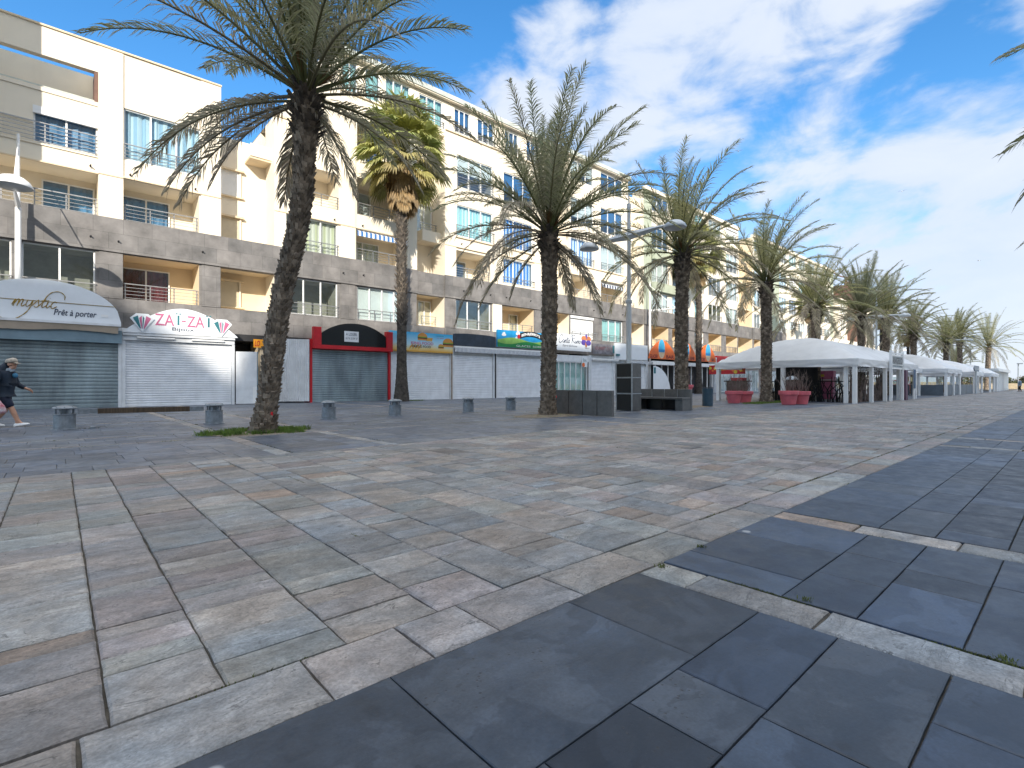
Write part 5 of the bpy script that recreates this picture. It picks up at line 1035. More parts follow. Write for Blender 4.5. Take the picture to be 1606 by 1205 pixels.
for x, lab in ((53, 'double headed grey lamp above the gap between the first two marquees'), (89, 'double headed grey lamp far off above the fourth marquee')):
    c = copy_tree(dl); place(c, (x, 12, 0), 0, 1, lab)
def wall_lamp(x, lab):
    t = thing('street_lamp', lab, 'street lamp', (x, 29.35, 0), 0, 'tall single lamps behind the shop boards')
    f = MB(); f.tube([(0, 0, 0), (0, 0, 8.35), (0, 0, 8.36), (0, 0, 11.4)], [.11, .10, .075, .05], 14); f.build('pole', M['white'], t)
    f = MB(); f.loft([[(w*a, -yy, 8.42+h*b) for a, b in ((-1, 0), (0, -1), (1, 0), (0, 1))] for yy, w, h in ((.03, .09, .16), (1.4, .07, .11), (2.9, .04, .05))], 0, True); f.build('arm', M['white'], t)
    f = MB(); f.lathe([(.56, 8.22), (.57, 8.26), (.49, 8.42), (.32, 8.56), (.12, 8.64), (.02, 8.65)], (0, -3.45, 0), 26, 0, False); h = f.build('lamp_head', M['white'], t, smooth=True); f = MB(); f.lathe([(.55, 8.225), (.38, 8.16), (.02, 8.14)], (0, -3.45, 0), 26, 0, False); f.build('diffuser', M['lampglass'], h, smooth=True)
    f = MB(); f.tube([(0, -.02, 11.0), (0, -2.9, 8.47)], .025, 5); f.build('stay_rod', M['white'], t); return t
wl = wall_lamp(-1.22, 'tall lamp with a shallow white dish head above the arched clothing shop board')
for x, lab in ((44.9, 'tall thin lamp with a stayed arm above the orange bar boards'), (136.5, 'distant stayed lamp beyond the end of the apartment row')):
    c = copy_tree(wl); place(c, (x, 29.35, 0), 0, 1, lab)
# lamp cabinet
t = thing('lamp_cabinet', 'tall dark three panel cabinet at the foot of the double lamp', 'cabinet', (16.75, 11.9, 0))
f = MB(); f.box(-.30, .30, -.36, .36, .02, 1.85); f.build('body', M['bench'], t)
for z in (.66, 1.28): f = MB(); f.box(-.325, .31, -.375, .375, z, z+.035); f.build('metal_strip', M['steel'], t)
for s in (-1, 1): f = MB(); f.box(-.335, -.30, s*.36-.018, s*.36+.018, 0, 1.87); f.build('corner_strip', M['steel'], t)
f = MB(); f.box(-.305, -.301, -.26, -.17, 1.45, 1.68); f.build('sticker', M['rail'], t)
for z0, z1 in ((.05, .64), (.72, 1.26), (1.34, 1.82)): f = MB(); f.box(-.318, -.301, -.335, .335, z0, z1); f.build('panel', M['black'], t)
def bench(lab, loc, rz, seat=True):
    t = thing('bench', lab, 'bench', loc, rz, 'dark block benches facing the double lamp')
    for k in range(4):
        f = MB(); y0 = -1.18+.59*k; f.bbox(-.12, .02, y0+.012, y0+.578, 0, .84, .008); f.build('back_panel', M['bench'], t)
    for k in range(3): f = MB(); y0 = -.59+.59*k; f.box(.0, .025, y0-.010, y0+.010, .5, .845); f.build('joint_strip', M['steel'], t)
    if not seat: return t
    for s in (-1, 1): f = MB(); f.bbox(.022, .62, s*1.0-.16, s*1.0+.16, 0, .44, .012); f.build('end_block', M['bench'], t)
    f = MB(); f.bbox(.03, .66, -1.17, 1.17, .445, .52, .012); f.build('seat', M['bench'], t)
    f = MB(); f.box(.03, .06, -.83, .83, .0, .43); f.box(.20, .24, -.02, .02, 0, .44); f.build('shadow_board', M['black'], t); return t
bench('tall dark panelled seat back seen from behind, beside the bushy palm', (13.3, 11.25, 0), R(4), False)
bench('dark block bench with its seat towards us, beyond the lamp cabinet', (18.75, 11.55, 0), R(180))
t = thing('litter_bin', 'ribbed dark blue round litter bin near the palm behind the facing bench', 'bin', (22.75, 11.75, 0))
f = MB(); pr = []
for k in range(14): pr += [(.235, .03+.058*k), (.245, .045+.058*k), (.245, .07+.058*k), (.235, .083+.058*k)]
f.lathe(pr, n=22, cap=True); f.build('drum', pbr('blue_bin_paint', (.025, .07, .11), .45), t); f = MB(); f.lathe([(.225, .845), (.255, .85), (.255, .89), (.215, .895), (.20, .86)], n=22); f.build('rim', M['navyp'], t)
def planter(x, y, lab, s=1, sc=1):
    rnd = random.Random(int(x*100+y*10)); t = thing('planter', lab, 'planter', (x, y, 0), 0, 'coral plant pots by the marquee')
    f = MB(); f.lathe([(.26, 0), (.30, .02), (.385, .48), (.43, .485), (.445, .50), (.45, .66), (.435, .675), (.40, .675), (.38, .60), (.02, .60)], n=26, cap=False); f.build('pot', M['pot'], t)
    f = MB()
    for k in range(34):
        a = rnd.uniform(0, 6.283); r = rnd.uniform(0, .28); p = Vector((r*math.cos(a), r*math.sin(a), .58)); d = Vector((math.cos(a)*rnd.uniform(.02, .45), math.sin(a)*rnd.uniform(.02, .45), 1)).normalized(); l = rnd.uniform(.35, 1.25); m_ = p+d*l*.55; e = m_+(d+Vector((rnd.gauss(0, .25), rnd.gauss(0, .25), .1))).normalized()*l*.45; f.tube([p, m_, e], [.013, .009, .004], 4)
        for q in range(3): b = p.lerp(e, rnd.uniform(.4, .9)); f.tube([b, b+(d+Vector((rnd.gauss(0, .6), rnd.gauss(0, .6), .3))).normalized()*rnd.uniform(.1, .35)], [.006, .003], 3)
    f.build('bare_shrub', M['twig'], t); place(t, (x, y, 0), 0, sc); return t
planter(27.6, 12.75, 'coral pot of bare twigs, front one of the pair left of the marquee palm'); planter(29.0, 12.75, 'coral pot of bare twigs, rear one of the pair left of the marquee palm', sc=.95)
planter(27.6, 9.95, 'coral pot of bare twigs, front one of the pair right of the marquee palm', sc=1.05); planter(28.7, 9.75, 'coral pot of bare twigs, rear one of the pair right of the marquee palm')
planter(48.5, 27.3, 'red pot standing by the bar under the orange boards', sc=1.45)
# ------------------------------------------------------------------ marquees
def marquee(lab, x0, x1, y0, y1, top, posts, fallow=.42, eave=2.42, pw=.15):
    cx, cy = (x0+x1)/2, (y0+y1)/2; t = thing('marquee', lab, 'marquee', (cx, cy, 0), 0, 'white marquees along the promenade'); og = (cx, cy, 0)
    f = MB(); nx, ny = 48, 30; half = (y1-y0)/2; ids = []
    prof = lambda d: (1-(1-min(1, d))**1.85)
    for i in range(nx+1):
        row = []
        for j in range(ny+1):
            x, y = x0+(x1-x0)*i/nx, y0+(y1-y0)*j/ny; dx, dy = min(x-x0, x1-x)/min(half, (x1-x0)/2), min(y-y0, y1-y)/half
            z = eave+(top-eave)*prof(min(dx, dy))+.015*noise.noise(Vector((x*1.3, y*1.3, 0))); row.append(f.P((x, y, z)))
        ids.append(row)
    for i in range(nx):
        for j in range(ny): f.F((ids[i][j], ids[i+1][j], ids[i+1][j+1], ids[i][j+1]))
    f.build('canopy', M['tent'], t, og, smooth=True)
    f = MB(); rim = [(x0+(x1-x0)*k/60, y0, 0) for k in range(60)]+[(x1, y0+(y1-y0)*k/40, 0) for k in range(40)]+[(x1-(x1-x0)*k/60, y1, 0) for k in range(60)]+[(x0, y1-(y1-y0)*k/40, 0) for k in range(40)]
    rings = []
    for q in range(7):
        u = q/6; ring = []
        for (x, y, _) in rim:
            s = (x if y in (y0, y1) else y); sw = abs(math.sin((s-(x0 if y in (y0, y1) else y0))*math.pi/3.2)); out = .035*math.sin(u*9+sw*5)*u*(.4+.6*sw)+.02
            ox = -out if x == x0 else (out if x == x1 else 0); oy = -out if y == y0 else (out if y == y1 else 0); ring.append((x+ox, y+oy, eave-fallow*u+.10*u*(1-sw)*.2))
        rings.append(ring)
    f.loft(rings, 0, False); f.build('valance', M['tent'], t, og, smooth=True)
    f = MB()
    for a, b in (((x0+.1, y0+.1), (x1-.1, y0+.1)), ((x0+.1, y1-.1), (x1-.1, y1-.1)), ((x0+.1, y0+.1), (x0+.1, y1-.1)), ((x1-.1, y0+.1), (x1-.1, y1-.1))): f.tube([(*a, eave-.10), (*b, eave-.10)], .045, 6)
    f.build('eave_frame', M['steel'], t, og)
    for (x, y, w_) in posts: f = MB(); f.bbox(x-w_, x+w_, y-pw*.62, y+pw*.62, 0, eave-.05, .012); f.build('post', M['white'], t, og)
    return t
marquee('first white marquee with a domed hipped roof, behind the coral plant pots', 31.6, 46.4, 8.0, 15.8, 3.95, [(31.75, 8.15, .13), (31.9, 8.6, .08), (31.75, 15.65, .15), (31.75, 11.75, .14), (34.8, 8.12, .10), (37.8, 8.12, .13), (41.2, 8.12, .12), (46.2, 8.15, .14), (46.0, 8.7, .1), (46.2, 15.6, .12), (38, 15.6, .12)])
marquee('second white marquee set back behind the first', 47.2, 57.4, 9.6, 16, 4.15, [(47.4, 9.8, .12), (57.2, 9.8, .12), (57.2, 15.8, .12), (47.4, 15.8, .12)])
marquee('third white marquee above the blue grey terrace screens', 58.4, 66.2, 8.0, 15.6, 3.95, [(58.6, 8.15, .16), (62.3, 8.12, .12), (66, 8.15, .14), (65.6, 8.12, .1), (58.6, 15.4, .14), (66, 15.4, .14)])
marquee('fourth white marquee behind the arrow shaped direction sign', 75.8, 82.5, 8.0, 15, 3.9, [(76, 8.15, .18), (82.3, 8.15, .16), (76, 14.8, .14), (82.3, 14.8, .14), (79, 8.12, .1)])
marquee('fifth and farthest white marquee next to the panelled kiosk', 88.5, 96, 7.8, 14.5, 3.8, [(88.7, 8, .2), (92.5, 8, .14), (95.8, 8, .18), (88.7, 14.3, .14), (95.8, 14.3, .14)])
# name frame at the front of the first marquee
t = thing('name_frame', 'white framed restaurant name board above the marquee front', 'sign', (39.5, 7.9, 0)); og = (39.5, 7.9, 0)
f = MB(); f.box(37.95, 38.1, 7.80, 7.94, 0, 3.12); f.box(40.9, 41.05, 7.80, 7.94, 0, 3.12); f.box(38.1, 40.9, 7.84, 7.90, 1.98, 2.08); f.box(38.1, 40.9, 7.84, 7.90, 2.92, 3.0); f.box(38.1, 40.9, 7.84, 7.90, 2.78, 2.84); f.box(38.1, 40.9, 7.84, 7.90, 2.22, 2.27); f.build('frame', M['white'], t, og)
f = MB(); f.box(38.1, 40.9, 7.905, 7.93, 2.09, 2.77); f.build('back_board', pbr('pale_board', (.45, .50, .53), .6), t, og); text_mesh('ANGELO', 38.25, 40.8, 2.32, 2.72, 7.835, 0, .03).build('lettering', M['black'], t, og)
f = MB(); f.box(41.3, 41.9, 7.75, 7.9, 0, 1.95); tag(f.build('banner_column', pbr('plum_column', (.10, .035, .07), .6)), 'plum coloured square column right of the restaurant name board', 'column')
t = thing('banner_stand', 'white post carrying a dark blue banner at the first marquee corner', 'banner', (44.2, 7.85, 0)); f = MB(); f.box(-.1, .1, -.04, .04, 0, 2.1); f.build('post', M['white'], t); f = MB(); f.box(-.28, .28, -.07, -.041, .75, 2.05); f.build('banner', pbr('blue_banner', (.05, .10, .18), .6), t)
# screens of the third marquee
t = thing('terrace_screen', 'blue grey terrace screen with glass top round the third marquee', 'screen', (60, 8, 0)); og = (60, 8, 0)
for (a, b) in (((58.5, 10.6), (58.5, 8.3)), ((58.5, 13.4), (58.5, 10.7)), ((58.7, 8.2), (62.1, 8.2)), ((62.5, 8.2), (65.8, 8.2)), ((66.3, 8.2), (70.5, 8.2)), ((70.6, 8.2), (75, 8.2))):
    dx, dy = (.05, 0) if a[0] == b[0] else (0, .05); f = MB(); f.box(min(a[0], b[0])-dx, max(a[0], b[0])+dx, min(a[1], b[1])-dy, max(a[1], b[1])+dy, .04, .98 if a[0] < 66.2 else 1.0); f.build('panel', pbr('slate_panel', (.10, .125, .15), .5) if 'slate_panel' not in D.materials else D.materials['slate_panel'], t, og)
    if a[0] < 66.2:
        dx *= .2; dy *= .2; f = MB(); f.box(min(a[0], b[0])-dx, max(a[0], b[0])+dx, min(a[1], b[1])-dy, max(a[1], b[1])+dy, 1.0, 1.72); f.build('glass', M['glass'], t, og)
        f = MB(); rnd = random.Random(int(a[1]*10+a[0])); n = 16
        for k in range(n):
            u = (k+.5)/n; x, y = a[0]+(b[0]-a[0])*u, a[1]+(b[1]-a[1])*u; h = rnd.uniform(.05, .22); f.poly([(x-dx*2-.0-(.05 if dx == 0 else .012), y-dy*2-(.0 if dx == 0 else .05), 1.02), (x+(.05 if dx == 0 else -.012), y-(.012 if dx == 0 else -.05), 1.02), (x+(.02 if dx == 0 else -.012), y-.012, 1.02+h), (x-(.04 if dx == 0 else .012), y-.012, 1.02+h*.7)])
        f.build('frosted_motif', M['white'], t, og)
# inside the first marquee: a screen of black branches, a bar, a magenta drinks cabinet, a canvas
t = thing('branch_screen', 'screen of crossing black branches inside the marquee corner', 'screen', (33.6, 10.2, 0)); rnd = random.Random(4); f = MB()
for k in range(44):
    y = rnd.uniform(-1.3, 1.3); f.tube([(rnd.uniform(-.08, .08), y, 0), (rnd.uniform(-.08, .08), y+rnd.gauss(0, .18), .6), (rnd.uniform(-.08, .08), y+rnd.gauss(0, .32), rnd.uniform(1.0, 1.5))], [.035, .03, .018], 5)
f.build('branches', M['blackwood'], t); f = MB(); f.box(-.03, .03, -1.35, 1.35, 1.18, 1.23); f.box(-.03, .03, -1.35, 1.35, .5, .54); f.build('rail', M['blackwood'], t)
c = copy_tree(t); place(c, (33.8, 13.0, 0), R(180), (1, .38, 1), 'short screen of black branches beside the marquee palm')
t = thing('branch_screen', 'screen of brown twisted vines along the marquee front', 'screen', (36.2, 8.6, 0)); rnd = random.Random(6); f = MB()
for k in range(70):
    x = rnd.uniform(-3.6, 4.0); f.tube([(x, rnd.uniform(-.1, .1), 0), (x+rnd.gauss(0, .15), rnd.uniform(-.1, .1), .7), (x+rnd.gauss(0, .3), 0, 1.3), (x+rnd.gauss(0, .5), 0, rnd.uniform(1.4, 2.1))], [.035, .03, .022, .01], 5)
f.build('vines', M['twig'], t); f = MB(); rl = MB()
for k in range(700):
    p = Vector((rnd.uniform(-3.6, 4), rnd.gauss(0, .12), rnd.uniform(1.0, 2.2))); q = Vector((rnd.gauss(0, 1), rnd.gauss(0, 1), rnd.gauss(0, 1))).normalized()*.07; r_ = Vector((rnd.gauss(0, 1), rnd.gauss(0, 1), rnd.gauss(0, 1))).normalized()*.05; rl.poly([p, p+q, p+q+r_])
rl.build('foliage', pbr('vine_leaves', (.05, .06, .03), .7, var=.3), t)
t = thing('bar_counter', 'rough timber bar counter under the left end of the marquee', 'counter', (32.8, 14.9, 0)); f = MB()
for k in range(8): f.tube([(-.2+.02*(k % 2), -.62+.17*k, 0), (-.18, -.62+.17*k, 1.2)], .085, 7)
f.build('log_front', pbr('bleached_logs', (.20, .165, .13), .85, var=.25, ss=(4, 4, .8)), t); f = MB(); f.box(-.35, .4, -.75, .75, 1.2, 1.27); f.build('top', M['wood'], t)
t = thing('bar_counter', 'dark timber bar with a stone step inside the marquee', 'counter', (37.5, 13.2, 0)); f = MB(); f.box(-.4, .4, -1.3, 1.3, 0, .55); f.build('step', pbr('stone_step', (.16, .14, .11), .8), t); f = MB(); f.box(.0, .4, -1.25, 1.25, .552, 1.35); f.build('front', M['wood'], t)
q = MB(); n = 16
for i in range(n+1):
    for j in range(6): q.P((36.5+.1*math.sin(i*.9), 11.4+2.6*i/n, 2.25-(1.0+.35*math.sin(i*.45+.4))*j/5))
for i in range(n):
    for j in range(5): q.F((i*6+j, i*6+j+1, (i+1)*6+j+1, (i+1)*6+j))
tag(q.build('hanging_canvas', pbr('black_canvas', (.012, .012, .014), .8)), 'black canvas hanging from the marquee roof above the bar', 'canvas')
for (x, y, lab, mm) in ((39.8, 12.2, 'magenta drinks cabinet with a yellow sticker inside the marquee', 'pink'), (36.5, 16.5, 'dark red menu stand with white letters behind the planters', 'red')):
    t = thing('drinks_cabinet' if mm == 'pink' else 'menu_stand', lab, 'cabinet' if mm == 'pink' else 'menu stand', (x, y, 0)); f = MB(); f.bbox(-.3, .3, -.8 if mm == 'pink' else -.45, .8 if mm == 'pink' else .45, 0, 1.95 if mm == 'pink' else 1.5, .02); f.build('body', M[mm], t)
    f = MB(); f.box(-.32, -.301, -.25, .25, 1.55 if mm == 'pink' else 1.2, 1.72 if mm == 'pink' else 1.28); f.build('sticker', pbr('yellow_sticker', (.70, .52, .05), .5) if mm == 'pink' else M['white'], t); f = MB(); f.box(-.325, -.301, -.75 if mm == 'pink' else -.3, .75 if mm == 'pink' else .1, 1.3 if mm == 'pink' else .4, 1.36 if mm == 'pink' else .6); f.build('bar', M['white'], t)
t = thing('menu_board', 'long red and yellow picture menu hanging at the left end of the marquee', 'menu board', (35.5, 16.9, 0)); f = MB(); f.box(-.05, .05, -1.3, 1.3, 1.75, 2.4); f.build('board', M['red'], t); rnd = random.Random(3)
for k in range(14): f = MB(); cy, cz, r = -1.2+2.4*k/13, 1.75+rnd.uniform(.15, .5), rnd.uniform(.08, .14); f.poly([(-.052-.001*k, cy+r*math.cos(6.283*j/9), cz+r*math.sin(6.283*j/9)) for j in range(9)]); f.build('printed_dish', D.materials['yellow_sticker'] if k % 2 else M['orange'], t)
# café tables under the third and first marquee, direction sign, kiosk
t = thing('direction_sign', 'grey arrow shaped direction sign pointing left on a grey post', 'sign', (75, 7.9, 0)); f = MB(); f.tube([(0, 0, 0), (0, 0, 2.95)], .09, 10); f.build('post', M['lamp'], t)
f = MB(); f.prism([(-2.6, 2.72), (-2.0, 2.42), (1.3, 2.42), (1.3, 3.02), (-2.0, 3.02)], -.14, -.06); ar = f.build('arrow_plate', pbr('sign_grey', (.17, .21, .25), .5), t); text_mesh('PLAGE - ESPLANADE', -1.9, 1.15, 2.58, 2.86, -.146).build('lettering', M['white'], ar)
t = thing('kiosk', 'white kiosk with tall dark and pale panels at the end of the marquee row', 'kiosk', (110, 9, 0)); f = MB(); f.box(-9, 9, -.8, 5, 2.9, 3.3); f.build('roof', M['white'], t)
for k in range(13): f = MB(); x = -8.6+1.42*k; f.box(x, x+.28, -.55, -.3, 0, 2.9); f.build('post', M['white'], t); 
for k in range(12): f = MB(); x = -8.3+1.42*k; f.box(x, x+1.1, -.2, -.1, .02, 2.85); f.build('panel', M['navyp'] if k in (5, 6) else M['blind'], t)
t = thing('lamp_post', 'slim dark lamp post at the beach end of the promenade', 'lamp post', (150, 9.2, 0)); f = MB(); f.tube([(0, 0, 0), (0, 0, 5.2)], [.12, .09], 8); f.build('pole', M['cast'], t); f = MB(); f.box(-.6, .2, -.7, .2, 5.2, 5.4); f.build('lamp_head', M['cast'], t)
t = thing('flag_pole', 'thin pole with a camera above the kiosk', 'pole', (108, 12.0, 0)); f = MB(); f.tube([(0, 0, 0), (0, 0, 8.6)], [.1, .06], 8); f.build('pole', M['lamp'], t); f = MB(); f.box(-.25, .25, -.5, .5, 8.3, 8.7); f.build('camera_head', M['cast'], t)
# sand walls and dune bushes at the end
f = MB(); f.box(152, 153, -4, 34, 0, 1.2); f.box(180, 181.5, -20, 60, 0, 1.6); tag(f.build('sand_wall', pbr('sand_wall', (.46, .38, .26), .9, var=.15)), 'low sandy wall closing the far end of the promenade', 'wall')
bush_m = pbr('dune_scrub', (.9, .9, .9), .8, var=.3, attr=True)
rnd = random.Random(14)
for k, (x, y, w_, h, lab) in enumerate(((156, 11.8, 3.2, 2.6, 'olive dune bush by the slim lamp post'), (160, 14.5, 3.6, 3.0, 'dark dune bush behind the kiosk'), (158, 8.6, 3.0, 2.3, 'yellowish dune bush above the sandy wall'), (150, 18, 4, 3.2, 'broad dune bush left of the kiosk end'), (190, 9, 6, 3.4, 'far grey green scrub on the horizon'), (176, 16, 6, 3.6, 'tall far scrub behind the marquees'))):
    t = thing('bush', lab, 'bush', (x, y, 0), 0, 'dune bushes at the far end'); f = MB(); g = random.Random(k)
    f.col = (.1, .07, .05)
    for q in range(6): a = g.uniform(0, 6.28); f.tube([(0, 0, 0), (math.cos(a)*w_*.4, math.sin(a)*w_*.4, h*.6)], [.08, .03], 4)
    f.build('stem', bush_m, t, color=True); f = MB()
    for q in range(1500):
        a = g.uniform(0, 6.28); u = g.random()**.5; z = g.random()**.7; rr = w_*u*math.sqrt(max(.05, 1-z**2))*(.8+.4*noise.noise(Vector((a*1.5, z*3, k)))); p = Vector((rr*math.cos(a), rr*math.sin(a), z*h)); f.col = tuple(c*g.uniform(.7, 1.3) for c in ((.10, .11, .045), (.16, .14, .06), (.07, .085, .04))[k % 3]); q1 = Vector((g.gauss(0, 1), g.gauss(0, 1), g.gauss(0, 1))).normalized()*.32; q2 = Vector((g.gauss(0, 1), g.gauss(0, 1), g.gauss(0, 1))).normalized()*.24; f.poly([p, p+q1, p+q1*.6+q2])
    f.build('foliage', bush_m, t, color=True)
# gulls
for k, (px_, py_, dist, lab) in enumerate(((1415, 299, 110, 'gull gliding against the pale cloud, right of centre'), (1158, 236, 95, 'small gull above the olive palm'), (1535, 408, 150, 'far gull low over the marquees'))):
    d = ray(px_, py_)*dist; t = thing('gull', lab, 'gull', (d.x, d.y, d.z+EYE), .6*k, 'gulls in the sky'); f = MB(); f.tube([(-.22, 0, 0), (-.1, 0, .02), (.08, 0, .03), (.24, 0, .02)], [.02, .06, .065, .015], 6); f.build('body', M['white'], t)
    f = MB()
    for s in (-1, 1): f.poly([(.1, 0, .05), (.06, s*.35, .16), (-.08, s*.33, .15), (-.08, 0, .04)]); f.poly([(.06, s*.35, .16), (-.06, s*.75, .08), (-.10, s*.70, .08), (-.08, s*.33, .15)])
    f.build('wings', M['lamp'], t)
# ------------------------------------------------------------------ parked car glimpsed between the marquees
t = thing('parked_car', 'small red car parked between the marquees, half hidden by posts', 'car', (70, 13.6, 0), R(-6))
def sect(x, w, zb, zt, b=.12): return [(x, -w, zb), (x, -w, zt-b), (x, -w+b, zt), (x, w-b, zt), (x, w, zt-b), (x, w, zb)]
f = MB(); f.loft([sect(-2.0, .72, .35, .72), sect(-1.85, .82, .28, .86), (sect(-1.0, .86, .24, .98)), sect(.6, .86, .24, 1.0), sect(1.7, .84, .26, .96), sect(1.95, .76, .35, .85)], 0, True); body = f.build('body', M['red'], t)
f = MB(); f.loft([sect(-1.05, .76, .97, .99, .01), sect(-.45, .66, .97, 1.42), sect(.8, .66, .97, 1.46), sect(1.6, .72, .96, 1.05, .02)], 0, True); f.build('windows', glass_mat('car_glass'), t); f = MB(); f.loft([sect(-.42, .60, 1.425, 1.45, .01), sect(.1, .62, 1.44, 1.50, .02), sect(.85, .60, 1.465, 1.49, .01)], 0, True); f.build('roof', M['red'], t)
for sx in (-1.25, 1.25):
    for sy in (-1, 1):
        f = MB(); f.loft([[(sx+.30*math.cos(6.283*k/18), sy*.70, .30+.30*math.sin(6.283*k/18)) for k in range(18)], [(sx+.30*math.cos(6.283*k/18), sy*.875, .30+.30*math.sin(6.283*k/18)) for k in range(18)]], 0, True); wh = f.build('wheel', M['black'], t); f = MB(); f.loft([[(sx+.18*math.cos(6.283*k/14), sy*y_, .30+.18*math.sin(6.283*k/14)) for k in range(14)] for y_ in (.86, .885)], 0, True); f.build('rim', M['steel'], wh)
for sy in (-1, 1): f = MB(); f.box(-2.01, -1.9, sy*.6-.14, sy*.6+.14, .60, .74); f.build('headlight', M['lampglass'], t)
f = MB(); f.box(-2.02, -1.95, -.26, .26, .42, .53); f.build('number_plate', M['white'], t)
# ------------------------------------------------------------------ people
def skin(name, V, E, parent, mat, sub=2, root=0):
    me = D.meshes.new(name); me.from_pydata([v[0] for v in V], E, []); o = D.objects.new(name, me); C.collection.objects.link(o)
    sm = o.modifiers.new('skin', 'SKIN'); sd = o.modifiers.new('sub', 'SUBSURF'); sd.levels = sub; sd.render_levels = sub; sm.use_smooth_shade = True
    if not me.skin_vertices: me.skin_vertices.new()
    for i, v in enumerate(V):
        r = v[1]; s = me.skin_vertices[0].data[i]; s.radius = (r, r) if not isinstance(r, tuple) else r; s.use_root = (i == root)
    C.view_layer.update(); ev = o.evaluated_get(C.evaluated_depsgraph_get()); m2 = D.meshes.new_from_object(ev); m2.name = name
    o.modifiers.clear(); o.data = m2; D.meshes.remove(me); m2.materials.clear(); m2.materials.append(mat)
    for p in m2.polygons: p.use_smooth = True
    o.parent = parent; return o
SKIN = pbr('skin', (.50, .27, .18), .55, var=.06, vs=8)
def hand(V, E, w, d, dn, side, k=1.0):
    """palm and five bent fingers growing from wrist vertex w; d = reach direction, dn = curl direction, side = towards the thumb"""
    d, dn, side = Vector(d).normalized(), Vector(dn).normalized(), Vector(side).normalized(); p = Vector(V[w][0])
    pa = len(V); V.append((tuple(p+d*.055*k), .026*k)); E.append((w, pa)); pb = len(V); V.append((tuple(p+d*.095*k), .027*k)); E.append((pa, pb))
    for q, l in ((-.026, .062), (-.009, .074), (.009, .078), (.026, .070)):
        a = len(V); b = Vector(V[pb][0])+side*q*k+d*.018*k; V.append((tuple(b), .0092*k)); e1 = b+(d+dn*.35).normalized()*l*.5*k; V.append((tuple(e1), .0088*k)); e2 = e1+(d*.4+dn).normalized()*l*.45*k; V.append((tuple(e2), .0075*k)); E += [(pb, a), (a, a+1), (a+1, a+2)]
    a = len(V); b = Vector(V[pa][0])+side*.036*k+d*.012*k; V.append((tuple(b), .011*k)); V.append((tuple(b+(d+dn*.4+side*.3).normalized()*.05*k), .0085*k)); E += [(pa, a), (a, a+1)]
